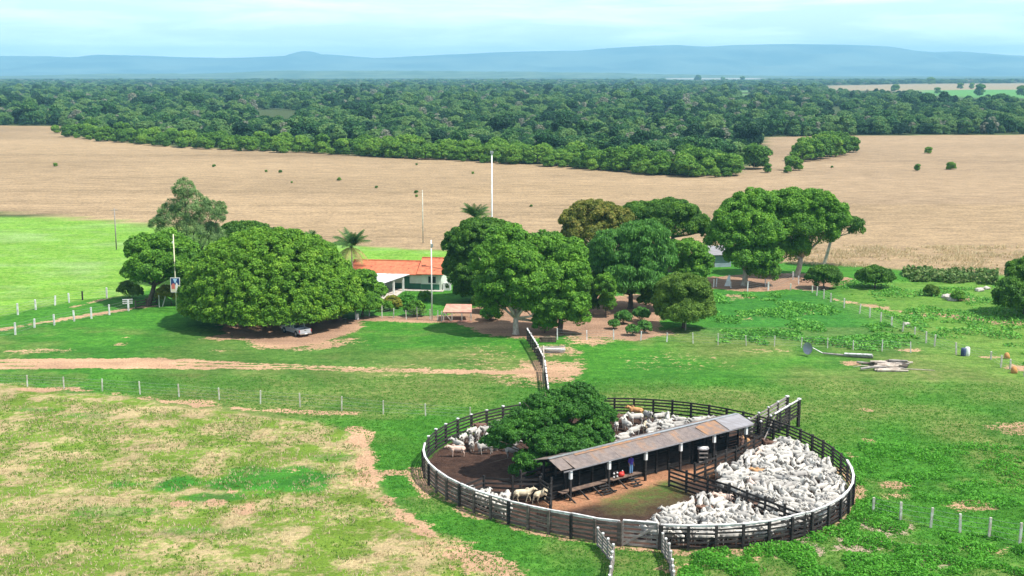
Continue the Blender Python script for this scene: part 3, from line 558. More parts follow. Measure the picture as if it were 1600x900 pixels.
for px, py, r_, lm, lb in [(612,482,12,'croton','yellowish flowering shrub in front of the porch posts'),(636,478,12,'fresh','fresh green shrub in front of the house steps'),(648,494,14,'mid','loose green shrub behind the garden wire fence'),(664,470,9,'mid','small shrub on the lawn below the house window'),(765,500,13,'fresh','bright shrub beside the pinkish clay shelter'),(604,486,9,'mid','dark little shrub at the foot of the porch'),(1497,470,9,'mid','low dark shrub by the pale rock pile'),(1455,462,10,'lime','straw-coloured tall grass clump near the right trees')]:
    tree('garden_shrub', lb, (px, py), [(px, py - r_ * .8, r_, r_ * .8, 0), (px + r_ * .6, py - r_ * .5, r_ * .6, r_ * .5, 0)], lm, .22, r0=.05, cat='shrub', sub=.35, cover=1.2)

def palm(label, base, top_py, crown_px, name='coconut_palm', dry=True):
    b = P(*base); x, z, s = XZ(base[0], top_py, b[1]); R_ = crown_px * s
    t = thing(name, label, 'palm', tuple(b)); tp = np.array([x, b[1], z])
    MB().tube([b - (0, 0, .1), b * .5 + tp * .5 + (.15, 0, 0), tp], [.2, .15, .12], 8).build('trunk', M['pale_bark'], t, b, True)
    def fronds(n, el0, mat, nm):
        Vs, Fs, k = [], [], 0
        for i in range(n):
            az = 2 * math.pi * (i + rng.random() * .5) / n; e = el0 + rng.uniform(-.3, .35); p = tp.copy(); d = np.array([math.cos(az) * math.cos(e), math.sin(az) * math.cos(e), math.sin(e)])
            seg = 9
            for j in range(seg):
                q = p + d * R_ / seg; sdv = np.cross(d, (0, 0, 1)); sdv /= np.linalg.norm(sdv) + 1e-6
                w = R_ * .30 * math.sin(math.pi * (j + .8) / (seg + .6))
                for sg in (-1, 1):
                    for u in (0, .5):
                        a = p * (1 - u) + q * u; tip = a + sdv * sg * w + d * w * .6 - np.array([0, 0, w * .55])
                        Vs += [a, a + d * R_ / seg * .45, tip]; Fs.append((k, k + 1, k + 2)); k += 3
                p = q; d = d - np.array([0, 0, .15]); d /= np.linalg.norm(d)
        link(nm, mesh_np(nm, np.array(Vs) - b, Fs, mat), t)
    fronds(26, .95, LM['palm'], 'crown')
    if dry: fronds(6, -.15, LM['palmdry'], 'dry_fronds')
palm('coconut palm with yellowing lower fronds beside the red tiled roof', (549,448), 386, 36)
palm('small palm top showing above the crest of the dome tree', (486,430), 371, 15, dry=False)
palm('coconut palm showing above the mango tree right of the house', (742,420), 340, 30)

# ------------------------------------------------------------------ woods: variants, tree belt, forest
def wood_variant(seed, leafm, h=9., w=4.2, leaf=.75, gap=0., cover=1.1):
    r = np.random.default_rng(seed); n = r.integers(4, 7); lobes = []
    for i in range(n):
        a = r.uniform(0, 6.28); d = r.uniform(.2, .55) * w; rr = r.uniform(.42, .62) * w
        lobes.append((math.cos(a) * d, math.sin(a) * d, h * r.uniform(.5, .78), rr, rr, rr * .75))
    lobes.append((0, 0, h - w * .45, w * .5, w * .5, w * .45)); lobes.append((0, 0, h * .34, w * .8, w * .8, h * .30))
    for i in range(3): a = r.uniform(0, 6.28); lobes.append((math.cos(a) * w * .6, math.sin(a) * w * .6, h * r.uniform(.14, .26), w * .42, w * .42, h * .18))
    V, Fq = crown_arrays(lobes, leaf, cover, .36, 0, .4, r, gap=gap, inner=.05)
    tr = MB().tube([(0, 0, -.2), (0, 0, h * .4), (r.normal() * .3, r.normal() * .3, h * .8)], [.2, .15, .06], 5)
    for L_ in lobes[:3]: tr.tube([(0, 0, h * .35), tuple(np.array(L_[:3]))], [.1, .04], 4)
    return mesh_np('crown', V, Fq, LM[leafm]), tr.mesh('trunk', M['pale_bark' if seed % 2 else 'bark'])
belt_vars = [wood_variant(100 + i, 'belt', 9, w, .62) for i, w in enumerate((4.4, 5.0, 3.8, 4.6, 5.4))]
belt_pl = [(112,214),(150,221),(200,224),(250,228),(300,232),(400,236),(500,240),(600,246),(700,250),(800,256),(850,259),(900,263),(950,267),(1000,272),(1060,275),(1120,276),(1150,276)]
def belt_tree(x, y, s, k, label, group, zs=1., name='belt_tree'):
    me, tr = belt_vars[k % 5]; t = thing(name, label, 'tree', (x, y, 0), group, rng.uniform(0, 6.28)); t.scale = (s, s, s * zs)
    link('crown', me, t); link('trunk', tr, t)
cnt = 0; bpp = np.array(belt_pl, float); BG = 'trees of the belt along the far side of the tan field'
for row, (off, st) in enumerate(((-.5, 5.5), (3, 7.0), (9, 8.0), (18, 9.), (28, 11.))):
    px = 106. + row * 3
    while px < 1152:
        py = np.interp(px, bpp[:, 0], bpp[:, 1]); p = P(px, py); wob = rng.normal() * 2.2
        s = rng.uniform(.62, 1.0) * (.50 if row == 0 else .85 if row == 1 else 1.0)
        if px > 1060: s *= 1.15
        belt_tree(p[0], p[1] + off + wob, s, int(rng.integers(5)), 'green tree in the belt of trees along the far side of the tan field', BG, rng.uniform(.8, 1.0)); cnt += 1
        px += st * rng.uniform(.75, 1.25) / (p[1] / F) * (1 if px > 500 else 1.25)
IG = 'trees of the island grove in the tan field'
for px, py, s in [(1252,252,1.0),(1268,250,1.05),(1284,248,1.1),(1300,245,1.1),(1315,242,1.05),(1326,238,.9),(1262,242,.95),(1278,238,1.0),(1296,234,1.05),(1312,232,1.0)]:
    p = P(px, py); belt_tree(p[0], p[1], s * .95, int(rng.integers(5)), 'green tree of the dense island grove in the tan field', IG, .9, 'grove_tree')
for px, py, s, lb in [(1240,266,.62,'small tree with a dark trunk in front of the island grove'),(1178,264,1.1,'dark tree standing alone at the right end of the belt'),(1199,270,.4,'low bright bush right of the lone dark tree at the end of the belt'),(1231,270,.3,'tiny pale bush beside the small tree of the island grove'),
                      (88,208,.55,'lone round bush on the tan field at far left'),(1433,267,.3,'small lone bush in the right half of the tan field'),(1486,265,.33,'rightmost small bush in the tan field'),(1450,240,.35,'small scrubby bush high in the right part of the tan field'),
                      (1530,150,2.1,'tall dark tree standing alone in the distant green field'),(1398,143,1.5,'dark tree at the left end of the distant green field'),(1500,139,1.5,'left one of two pale trees at the distant tan strip'),(1518,139,1.5,'right one of two pale trees at the distant tan strip'),(1465,146,1.2,'low tree cluster inside the distant green field'),(1596,150,1.8,'dark tree in the distant green field at the right edge'),(1090,127,2.8,'broad dark tree on the skyline right of the middle'),(1130,127,1.9,'smaller dark skyline tree beside the broad one'),(1160,128,2.3,'dark skyline tree with a pointed top'),(1455,132,2.4,'dark tree on the skyline above the distant tan strip')]:
    p = P(px, py); belt_tree(p[0], p[1], s, int(rng.integers(5)), lb, None, .9, 'lone_tree')

fcol = bpy.data.collections.new('wood_kinds')
for i, (w, h, lm, gp) in enumerate(((4.6, 9, 'wood', 0), (5.4, 9.5, 'wood', 0), (3.8, 9, 'wood', .1), (5.0, 8, 'wood', .05), (4.2, 10.5, 'wood', 0), (3.8, 8.5, 'twig', .35))):
    c, t_ = wood_variant(300 + i, lm, h, w, .62, gp, 1.15 if lm == 'wood' else .35)
    o = bpy.data.objects.new('wood_kind_%d' % i, c); fcol.objects.link(o)
def forest():
    pts = []; sc = []
    bz = W2([(a, b) for a, b in belt_pl] + [(1165,262),(1185,235),(1175,214),(1000,205),(500,205),(100,196)])
    for y0, y1, sp, s0, s1 in ((420, 1000, 6.4, .42, .98), (1000, 2300, 10.5, .5, 1.25), (2300, 4700, 34, 1.3, 2.2)):
        xm = .46 * y1 + 90; n = int(2 * xm * (y1 - y0) / sp ** 2)
        x = rng.uniform(-xm, xm, n); y = rng.uniform(y0, y1, n); k = np.abs(x) < .46 * y + 90
        k &= sdp(x, y, tan_pg) < -2; k &= ~((dist(x, y, W2(belt_pl)) < 34) & (y < 700)) | (x > P(1165,262)[0] + 10) | (x < P(100,210)[0])
        if y0 < 2000: k &= fbm(x, y, 90, 44) > -.27
        for pg, c in far_fields:
            for q in np.arange(1, 1.42 if pg[0][1] > 1100 else 1.12, .03): k &= ~inside(x * q, y * q, pg)
        pts.append(np.c_[x[k], y[k], np.zeros(k.sum())]); s = rng.uniform(s0, s1, k.sum()) * np.where(rng.random(k.sum()) < .07, 1.35, 1.); zz = s * rng.uniform(.8, 1.15, k.sum()) if y0 < 2000 else np.sqrt(s) * rng.uniform(.5, .78, k.sum())
        sc.append(np.c_[s, s, zz])
    pts = np.vstack(pts); sc = np.vstack(sc); n = len(pts)
    me = bpy.data.meshes.new('forest'); me.vertices.add(n); me.vertices.foreach_set('co', pts.astype(np.float32).ravel())
    a = me.attributes.new('sc', 'FLOAT_VECTOR', 'POINT'); a.data.foreach_set('vector', sc.astype(np.float32).ravel())
    a = me.attributes.new('rot', 'FLOAT_VECTOR', 'POINT'); rt = np.zeros((n, 3), np.float32); rt[:, 2] = rng.uniform(0, 6.28, n); a.data.foreach_set('vector', rt.ravel())
    idx = rng.choice(6, n, p=[.19, .19, .18, .16, .15, .13]); a = me.attributes.new('kind_idx', 'INT', 'POINT'); a.data.foreach_set('value', idx.astype(np.int32))
    me.update(); o = link('forest', me); tag(o, 'dense woodland stretching from the tan field to the horizon', 'forest', kind='stuff')
    g = bpy.data.node_groups.new('scatter', 'GeometryNodeTree'); g.interface.new_socket('Geometry', in_out='INPUT', socket_type='NodeSocketGeometry'); g.interface.new_socket('Geometry', in_out='OUTPUT', socket_type='NodeSocketGeometry')
    gi = g.nodes.new('NodeGroupInput'); go = g.nodes.new('NodeGroupOutput'); ip = g.nodes.new('GeometryNodeInstanceOnPoints'); ci = g.nodes.new('GeometryNodeCollectionInfo')
    ci.inputs['Collection'].default_value = fcol; ci.inputs['Separate Children'].default_value = True; ci.inputs['Reset Children'].default_value = True
    ip.inputs['Pick Instance'].default_value = True
    def na(nm, ty): q = g.nodes.new('GeometryNodeInputNamedAttribute'); q.data_type = ty; q.inputs['Name'].default_value = nm; return q.outputs['Attribute']
    g.links.new(gi.outputs[0], ip.inputs['Points']); g.links.new(ci.outputs[0], ip.inputs['Instance']); g.links.new(na('kind_idx', 'INT'), ip.inputs['Instance Index'])
    g.links.new(na('rot', 'FLOAT_VECTOR'), ip.inputs['Rotation']); g.links.new(na('sc', 'FLOAT_VECTOR'), ip.inputs['Scale']); g.links.new(ip.outputs[0], go.inputs[0])
    m = o.modifiers.new('scatter', 'NODES'); m.node_group = g
    print('forest trees', n, 'belt', cnt)
forest()

print('T', time.time() - T0)
# ------------------------------------------------------------------ timber fences
def arc_pts(p, z): return np.array([p[0], p[1], z])
def plank_fence(name, label, pts, h=1.9, rails=5, step=2.1, mat='dark_timber', cap=None, post=.16, tops=None, group=None, cat='fence', brk=True, hs=None):
    """plank fence along ground points; posts and each rail line are parts"""
    pts = [np.array((p[0], p[1], 0.)) for p in pts]; t = thing(name, label, cat, tuple(pts[0]), group); org = pts[0]
    P_, H_ = [], []
    L_ = [np.linalg.norm(b - a) for a, b in zip(pts, pts[1:])]
    for i, (a, b) in enumerate(zip(pts, pts[1:])):
        n = max(1, int(round(L_[i] / step)))
        for k in range(n + (i == len(pts) - 2)):
            P_.append(a + (b - a) * k / n)
            s_ = (sum(L_[:i]) + L_[i] * k / n) / sum(L_); H_.append(np.interp(s_, [0, 1], hs) if hs else h)
    for i, p in enumerate(P_):
        m = MB(); hh = H_[i] + .08 + rng.uniform(-.03, .08); m.box(p + (0, 0, hh / 2 - .1), (post, post, hh + .2), rng.uniform(0, 1)); po = m.build('post', M[mat], t, org)
        if tops: MB().box(p + (0, 0, hh + .03), (post * 1.15, post * 1.15, .10), .3).build('post_cap', M[tops], po, org)
    for r_ in range(rails):
        m = MB(); f = (r_ + .5) / rails
        for i in range(len(P_) - 1):
            a = P_[i] + (0, 0, H_[i] * f + rng.normal() * .018); b = P_[i + 1] + (0, 0, H_[i + 1] * f + rng.normal() * .018); m.beam(a, b, .045, .17)
        m.build('rail', M[mat], t, org)
    if cap:
        m = MB()
        for i in range(len(P_) - 1): m.beam(P_[i] + (0, 0, H_[i] + .03), P_[i + 1] + (0, 0, H_[i + 1] + .03), .15, .06)
        m.build('cap_rail', M[cap], t, org)
    return t

def corral():
    t = thing('corral_fence', 'round plank corral fence with white-capped near half, enclosing the herd', 'corral fence', (CC[0], CC[1], 0)); org = np.array((CC[0], CC[1], 0))
    a0 = ang_of(967, 857); a1 = ang_of(1032, 859)           # gate jambs
    span = (a1 - a0) % (2 * math.pi); total = 2 * math.pi - span; n = 56
    A = a1 + total * np.arange(n + 1) / n; PT = ring(A)      # counter-clockwise from right jamb
    c0 = ang_of(1333, 752); c1 = ang_of(664, 722); br0 = ang_of(668, 740)
    def near(a): # capped white on the near side
        a = (a - a1) % (2 * math.pi); return a < (c0 - a1) % (2 * math.pi) or a > (c1 - a1) % (2 * math.pi)
    def brown(a): return (a - a1) % (2 * math.pi) > (br0 - a1) % (2 * math.pi) + .02
    Hh = 1.9
    for i, p in enumerate(PT):
        am = A[i]; mt = 'brown_timber' if brown(am) and i % 3 else 'dark_timber'; w = .20 if i not in (0, n) else .34; hh = Hh + rng.uniform(-.02, .1) * (0 if near(am) else 1)
        d = PT[min(i + 1, n)] - PT[max(i - 1, 0)]; rz = math.atan2(d[1], d[0]); q = np.array((p[0], p[1], 0)); o = (p - CC) / np.linalg.norm(p - CC) * .10
        po = MB().box(q + (o[0], o[1], hh / 2 - .1), (w, w * .9, hh + .2), rz).build('post', M[mt], t, org)
        if not near(am) and (am - a1) % (2 * math.pi) > math.pi * 1.05: MB().box(q + (o[0], o[1], hh + .03), (w * 1.2, w * 1.2, .1), rz).build('post_cap', M['limewash'], po, org)
    lv = (.22, .56, .90, 1.24, 1.58)
    for sec, mt in ((0, 'dark_timber'), (1, 'brown_timber')):
        for z in lv:
            m = MB()
            for i in range(n):
                am = (A[i] + A[i + 1]) / 2
                if brown(am) != bool(sec): continue
                far_gap = (am - a1) % (2 * math.pi); hgt = (.20 if brown(am) else .145) if near(am) else .15
                e = rng.normal(size=2) * .02
                m.beam((*PT[i], z + e[0] * 1.6), (*PT[i + 1], z + e[1] * 1.6), .05, hgt * rng.uniform(.8, 1.12))
            if m.v: m.build('rail', M[mt], t, org)
    jz = rng.normal(size=n + 1) * .035
    for wh in (0, 1, 2):
        m = MB()
        for i in range(n):
            am = (A[i] + A[i + 1]) / 2
            if near(am) != bool(wh) or (wh == 1 and i > n / 2) or (wh == 2 and i < n / 2): continue
            if wh:
                m.beam((*PT[i], Hh + .05 + jz[i]), (*PT[i + 1], Hh + .05 + jz[i + 1] * .6), .17 * rng.uniform(.75, 1.15), .06); m.beam((*(PT[i] * 1.0), Hh - .05), (*PT[i + 1], Hh - .05), .06, .12)
            else: m.beam((*PT[i], Hh - .03), (*PT[i + 1], Hh - .03), .07, .14)
        m.build('cap_rail', M['limewash' if wh else 'dark_timber'], t, org)
    # plank gate with a diagonal brace
    L0 = np.array((*ring(a0), 0)); R0 = np.array((*ring(a1), 0)); u = (R0 - L0) / np.linalg.norm(R0 - L0); L1 = L0 + u * .24; R1 = R0 - u * .24; nrm = np.array((u[1], -u[0], 0))
    g = MB()
    for z in (.15, .50, .85, 1.20, 1.55, 1.88): g.beam(L1 + (0, 0, z), R1 + (0, 0, z), .045, .17)
    gt = g.build('gate', M['grey_timber'], t, org)
    MB().beam(L1 + nrm * .06 + (0, 0, .12), R1 + nrm * .06 + (0, 0, 1.8), .05, .17).build('brace', M['grey_timber'], gt, org)
    MB().beam(L1 + nrm * .05 + (0, 0, 0.04), L1 + nrm * .05 + (0, 0, 1.98), .12, .09, (1, 0, 0)).beam(R1 + nrm * .05 + (0, 0, 0.04), R1 + nrm * .05 + (0, 0, 1.98), .12, .09, (1, 0, 0)).build('stile', M['grey_timber'], gt, org)
    MB().beam(L1 + (0, 0, 2.03), R1 + (0, 0, 2.03), .2, .06).build('top_board', M['limewash'], gt, org)
corral()
Z19 = lambda l: [P(a, b, 1.9) for a, b in l]
F2P = Z19([(1046,727),(1073,736),(1140,756),(1196,778),(1258,802)])
F1P = Z19([(721,756),(756,744),(801,746),(844,746),(861,757),(860,790)])
plank_fence('pen_fence', 'dark plank fence dividing the two packed cattle pens at right', F2P, step=2.2)
plank_fence('pen_fence', 'dark plank fence of the small pen holding the two walking cows', F1P, step=2.2)

# ------------------------------------------------------------------ cattle shed, race and loading ramp
U = np.array((.793, .608, 0)); NV = np.array((-.608, .793, 0)); S0 = np.array((4.55, 98.55, 0.))
def S(t, n, z): return S0 + U * t + NV * n + np.array((0, 0, z))
def tin_mat():
    m, t, b, o = new_mat('rusty_tin'); l = t.links.new; tc = nn(t, 'ShaderNodeTexCoord'); mp = nn(t, 'ShaderNodeMapping'); mp.inputs['Rotation'].default_value = (0, 0, -math.atan2(U[1], U[0]))
    n1 = nn(t, 'ShaderNodeTexNoise', i_Scale=.30, i_Detail=6., i_Roughness=.6); n2 = nn(t, 'ShaderNodeTexNoise', i_Scale=3., i_Detail=5.); wv = nn(t, 'ShaderNodeTexWave', i_Scale=4.2)
    st = nn(t, 'ShaderNodeMapping'); st.inputs['Scale'].default_value = (1.6, .5, 1)
    l(tc.outputs['Object'], mp.inputs[0]); l(mp.outputs[0], wv.inputs[0]); l(mp.outputs[0], st.inputs[0]); l(st.outputs[0], n1.inputs[0]); l(mp.outputs[0], n2.inputs[0])
    cr = nn(t, 'ShaderNodeValToRGB'); e = cr.color_ramp.elements; e[0].position = .40; e[0].color = (.165, .130, .120, 1); e[1].position = .66; e[1].color = (.30, .155, .075, 1)
    q = e.new(.54); q.color = (.20, .155, .135, 1); q = e.new(.30); q.color = (.22, .20, .195, 1)
    l(n1.outputs[0], cr.inputs[0]); mr = nn(t, 'ShaderNodeMapRange'); mr.inputs[1].default_value = .3; mr.inputs[2].default_value = .7; mr.inputs[3].default_value = .78; mr.inputs[4].default_value = 1.15; l(n2.outputs[0], mr.inputs[0])
    mm = nn(t, 'ShaderNodeMix', data_type='RGBA', blend_type='MULTIPLY'); mm.inputs[0].default_value = 1; l(cr.outputs[0], mm.inputs[6]); l(mr.outputs[0], mm.inputs[7]); l(mm.outputs[2], b.inputs['Base Color'])
    bp = nn(t, 'ShaderNodeBump', i_Strength=.35, i_Distance=.04); l(wv.outputs[0], bp.inputs['Height']); l(bp.outputs[0], b.inputs['Normal']); b.inputs['Roughness'].default_value = .6
    return m
M['tin'] = tin_mat(); M['rust'] = pm('rust_sheet', (.32, .165, .08), (.19, .135, .11), 1.2, .8); M['pale_tin'] = pm('pale_tin', (.27, .26, .28), (.21, .195, .20), .8, .55, stretch=(1, 3, 1))
def shed():
    org = S(0, 0, 0); t = thing('cattle_shed', 'long open shed with a rusty tin roof on white-topped posts over the cattle race', 'shed', tuple(org))
    Lr = 22.3; ze, zr = 2.75, 3.33
    for side, (n0_, z0, n1_, z1) in (('roof', (-.25, ze, 1.75, zr)), ('roof', (3.75, ze, 1.75, zr))):
        m = MB(); k = 18
        for i in range(k):
            a, b = -.6 + (Lr + .6) * i / k, -.6 + (Lr + .6) * (i + 1) / k; e = rng.uniform(-.05, .05); w = rng.uniform(0, .02)
            if i == 0 and n0_ < 0: e += .3
            q = [S(a, n0_ + e, z0 + w), S(b + .03, n0_ + e, z0 + w), S(b + .03, n1_, z1 + w), S(a, n1_, z1 + w)]
            if n0_ > 1: q = q[::-1]
            m.slab(*q, .02)
        rf = m.build(side, M['tin'], t, org)
        if n0_ < 1:
            MB().slab(S(16.3, -.20, ze + .045), S(18.6, -.2, ze + .045), S(18.3, 1.6, zr - .02 + .05), S(16.1, 1.2, zr - .07), .01).build('roof_sheet', M['rust'], rf, org)
            MB().slab(S(19.1, -.3, ze + .05), S(Lr + .1, -.3, ze + .05), S(Lr + .1, 1.75, zr + .06), S(19.1, 1.75, zr + .06), .012).build('roof_sheet', M['pale_tin'], rf, org)
            MB().slab(S(2, 1.35, zr - .06), S(12, 1.4, zr - .045), S(12, 1.72, zr + .05), S(2, 1.72, zr + .05), .01).build('roof_sheet', M['rust'], rf, org)
    MB().beam(S(-.6, 1.75, zr + .045), S(Lr, 1.75, zr + .045), .34, .03).build('ridge_cap', M['galv'], t, org)
    MB().beam(S(-.6, -.27, ze - .03), S(Lr, -.27, ze - .03), .03, .10).build('eave_board', M['pale_tin'], t, org)
    for n_ in (0, 3.5): MB().beam(S(-.4, n_, ze - .15), S(Lr, n_, ze - .15), .12, .16).build('beam', M['dark_timber'], t, org)
    for i in range(6):
        tt = .35 + 4.25 * i
        for n_ in (0, 3.5):
            p = MB().box(S(tt, n_, 1.25), (.17, .17, 2.6), .6).build('post', M['dark_timber'], t, org)
            if n_ == 0: MB().box(S(tt, -.02, ze - .50), (.235, .235, .72), .65).build('post_head', M['white_paint'], p, org)
        MB().beam(S(tt, 0, ze - .1), S(tt, 3.5, ze - .1), .1, .14).beam(S(tt, 1.75, ze - .1), S(tt, 1.75, zr - .05), .1, .1, (1, 0, 0)).build('truss', M['dark_timber'], t, org)
    # timber race with a raised catwalk
    r = thing('cattle_race', 'dark timber cattle race with a dusty raised catwalk running under the tin roof', 'cattle race', tuple(org))
    for n_, h in ((.95, 1.75), (2.0, 1.75)):
        m = MB()
        for z in np.arange(.2, h, .26): m.beam(S(-1.2, n_, z), S(21.5, n_, z), .05, .21)
        m.build('plank_wall', M['shaded_timber'], r, org)
        for tt in np.arange(-1, 21.6, 1.5): MB().box(S(tt, n_ + (.1 if n_ > 1.5 else -.1), 1.0), (.14, .14, 2.2), .6).build('post', M['dark_timber'], r, org)
    MB().beam(S(-.4, .45, .72), S(8.6, .45, .72), .62, .06).build('catwalk', M['catwalk'], r, org)
    for tt in np.arange(0, 8.7, 1.45):
        MB().beam(S(tt, .15, .68), S(tt + .35, -.75, -.05), .10, .10).beam(S(tt, .75, -.1), S(tt, .75, .7), .1, .1, (1, 0, 0)).build('brace', M['dark_timber'], r, org)
    for tt in (3.9, 7.3):
        for k in range(4): MB().beam(S(tt - .5, -.12 - .2 * k, .6 - .17 * k), S(tt + .5, -.12 - .2 * k, .6 - .17 * k), .2, .05).build('step', M['dark_timber'], r, org)
    MB().beam(S(3.2, -.02, .14), S(5.0, -.6, .1), .1, .08).build('loose_plank', M['dark_timber'], r, org)
    # the squeeze gates and frames at the right end
    for tt in (15.2, 17.6, 20.2):
        m = MB()
        for dz in (0.3, .8, 1.3, 1.8, 2.2): m.beam(S(tt, .9, dz), S(tt, 2.1, dz), .07, .12)
        m.beam(S(tt, .95, 0), S(tt, .95, 2.35), .14, .14, (1, 0, 0)).beam(S(tt, 2.0, 0), S(tt, 2.0, 2.35), .14, .14, (1, 0, 0)); m.build('drop_gate', M['dark_timber'], r, org)
M['shaded_timber'] = pm('shade_black_timber', (.010, .009, .009), (.022, .019, .018), 1.5, .9); M['catwalk'] = pm('dusty_plank', (.20, .135, .10), (.11, .075, .06), 2.5, .95)  # race planks near black: the gloom under the roof put into their colour
shed()
RS, RE = np.array((*P(1188,687)[:2], 0)), np.array((*P(1247,667)[:2], 0))
def ramp():
    t = thing('loading_ramp', 'timber loading ramp rising out of the corral between white-railed plank sides', 'ramp', tuple(RS)); d = (RE - RS) / np.linalg.norm(RE - RS); n_ = np.array((-d[1], d[0], 0)); L_ = np.linalg.norm(RE - RS)
    m = MB(); k = 16
    for i in range(k):
        a, b = i / k, (i + .9) / k; za, zb = 1.1 * a, 1.1 * b
        m.beam(RS + d * L_ * (a + .03) + (0, 0, za + .06), RS + d * L_ * (a + .03) + n_ * 1.3 + (0, 0, za + .06), L_ / k * .85, .06)
    m.build('deck', M['brown_timber'], t, RS)
    for sd_, off in (('near', 0), ('far', 1.4)):
        for i in range(5):
            f = i / 4; p = RS + d * L_ * f + n_ * off; h = 1.75 + 1.05 * f; w = .26 if i == 4 else .15
            po = MB().box(p + (0, 0, h / 2), (w, w, h + .1), .5).build('post', M['dark_timber'], t, RS); MB().box(p + (0, 0, h + .09), (w * 1.25, w * 1.25, .12), .5).build('post_cap', M['limewash'], po, RS)
        for k in range(5):
            z = .3 + .34 * k; MB().beam(RS + n_ * off + (0, 0, z), RE + n_ * off + (0, 0, z + 1.05), .05, .16).build('side_board', M['dark_timber' if sd_ == 'near' else 'grey_timber'], t, RS)
        q = .35 if off == 0 else .55
        MB().beam(RS + d * L_ * q + n_ * off + (0, 0, 1.78 + 1.05 * q), RE + n_ * off + (0, 0, 2.84), .12, .10).build('top_rail', M['limewash' if off == 0 else 'grey_timber'], t, RS)
    MB().beam(RS + d * L_ * .35 + (0, -.1, 1.9), RS + d * L_ * .12 + (-.3, -1.1, .2), .09, .09).build('brace', M['grey_timber'], t, RS)
ramp()
plank_fence('pen_fence', 'dark plank fence linking the shed to the loading ramp behind the big herd', [P(1086,724,1.7), P(1150,699,1.7), P(1192,676,1.7)], h=1.7, rails=4, step=1.8)
plank_fence('pen_fence', 'dark plank fence behind the shed keeping the rear cattle off the race', [S(-1.6, 4.2, 0), S(10, 4.2, 0), S(21, 4.2, 0), RS + (0, 1.4, 0)], h=1.8, rails=4, step=2.4)
WL = [P(934,853), P(958,882), P(955,903), P(952,930), P(949,965)]; WR = [P(1035,864), P(1045,880), P(1050,905), P(1053,935), P(1056,970)]
plank_fence('wing_fence', 'weathered grey plank wing fence left of the corral gate', WL, h=1.35, rails=5, step=1.25, mat='grey_timber', tops='limewash', post=.14)
plank_fence('wing_fence', 'weathered grey plank wing fence right of the corral gate', WR, h=1.35, rails=5, step=1.25, mat='grey_timber', tops='limewash', post=.14)
plank_fence('race_fence', 'dark plank fence with limewashed top running from the yard to the pasture post', [P(824,533), P(838,556), P(850,580)], h=1.6, rails=4, step=1.6, cap='limewash', tops='limewash')
plank_fence('race_fence', 'narrow dark fence with limewashed top between the wooden post and the corral', [P(851,582), P(854,605), P(857,630), P(860,652)], h=1.5, rails=4, step=1.6, cap='limewash')
plank_fence('yard_pen', 'low dark wooden pen under the rounded tree beside the poster pole', [P(212,482), P(245,474), P(246,466)], h=1.15, rails=3, step=2.0, mat='brown_timber', cat='pen')

# ------------------------------------------------------------------ wire fences
def wire_fence(name, label, posts, wires=4, w=.15, mat='post', mesh=False, dark=()):
    """posts: (px, top_py, base_py)"""
    P_ = [P(a, c) for a, b, c in posts]; org = P_[0]; t = thing(name, label, 'fence', tuple(org)); H_ = []
    for (a, b, c), p in zip(posts, P_):
        x, z, s = XZ(a, b, p[1]); H_.append(max(.5, min(z, 1.9)))
    for i, p in enumerate(P_):
        l = rng.normal(size=2) * .05; MB().beam(p + (0, 0, -.1), p + (l[0], l[1], H_[i]), w, w, (0, 1, 0)).build('post', M['dark_timber' if i in dark else mat], t, org)
    for k in range(wires):
        m = MB(); f = .18 + .75 * k / (wires - 1)
        for i in range(len(P_) - 1):
            a = P_[i] + (0, 0, H_[i] * f); b = P_[i + 1] + (0, 0, H_[i + 1] * f)
            if np.linalg.norm(a - b) < 30: m.beam(a, (a + b) / 2 - (0, 0, .03), .014, .014); m.beam((a + b) / 2 - (0, 0, .03), b, .014, .014)
        m.build('wire', M['wire'], t, org)
    return t
wire_fence('wire_fence', 'wire fence of thin pale posts between the dirt road and the dry meadow', [(-20,583,601),(43,586,604),(100,589,607),(160,592,611),(219,596,616),(280,600,620),(343,606,625),(407,610,631),(469,614,636),(534,619,642),(599,626,647),(665,631,650),(735,636,656)], w=.12)
wire_fence('wire_fence', 'limewashed post fence on the near side of the yard lane at left', [(-40,512,533),(24,504,523),(54,498,512),(85,491,508),(116,485,502),(143,480,498),(171,476,492),(201,468,486)], w=.20, mat='limewash')
wire_fence('wire_fence', 'limewashed post fence along the bright green field at far left', [(-30,482,500),(28,474,492),(56,468,484),(86,462,477),(108,458,473),(129,455,469),(167,449,466)], w=.20, mat='limewash', dark=(5,))
wire_fence('wire_fence', 'straight wire fence of slim pale posts behind the fallen mast', [(1042,520,534),(1083,520,537),(1122,521,539),(1166,524,540),(1210,525,541),(1252,527,543),(1293,528,544),(1333,532,547),(1378,531,549),(1423,534,551)], w=.11)
wire_fence('wire_fence', 'diagonal fence of short pale posts running from the big trees to the right edge', [(1201,440,453),(1235,443,454),(1269,446,457),(1276,448,462),(1287,452,467),(1298,458,472),(1319,466,481),(1343,475,490),(1359,481,496),(1376,488,503),(1393,495,511),(1410,503,518),(1429,511,525),(1447,518,536),(1460,523,541),(1494,535,554),(1548,549,562),(1564,555,574),(1578,561,577),(1600,570,588)], w=.17)
wire_fence('wire_fence', 'row of whitewashed leaning posts in the bottom right corner', [(1364,777,803),(1407,785,816),(1454,793,824),(1500,803,832),(1545,809,841),(1593,817,853),(1640,826,862)], w=.17)
wire_fence('garden_fence', 'garden wire fence of pale posts in front of the farmhouse', [(556,482,495),(577,478,494),(597,477,497),(615,482,497),(635,485,499),(652,480,499),(672,483,499),(684,485,501),(690,486,502)], w=.13, wires=6)
wire_fence('orchard_fence', 'short fence of pale posts along the bottom of the orchard', [(871,513,531),(917,516,531),(959,515,531),(1001,518,532),(1042,520,534)], w=.14, mat='limewash')
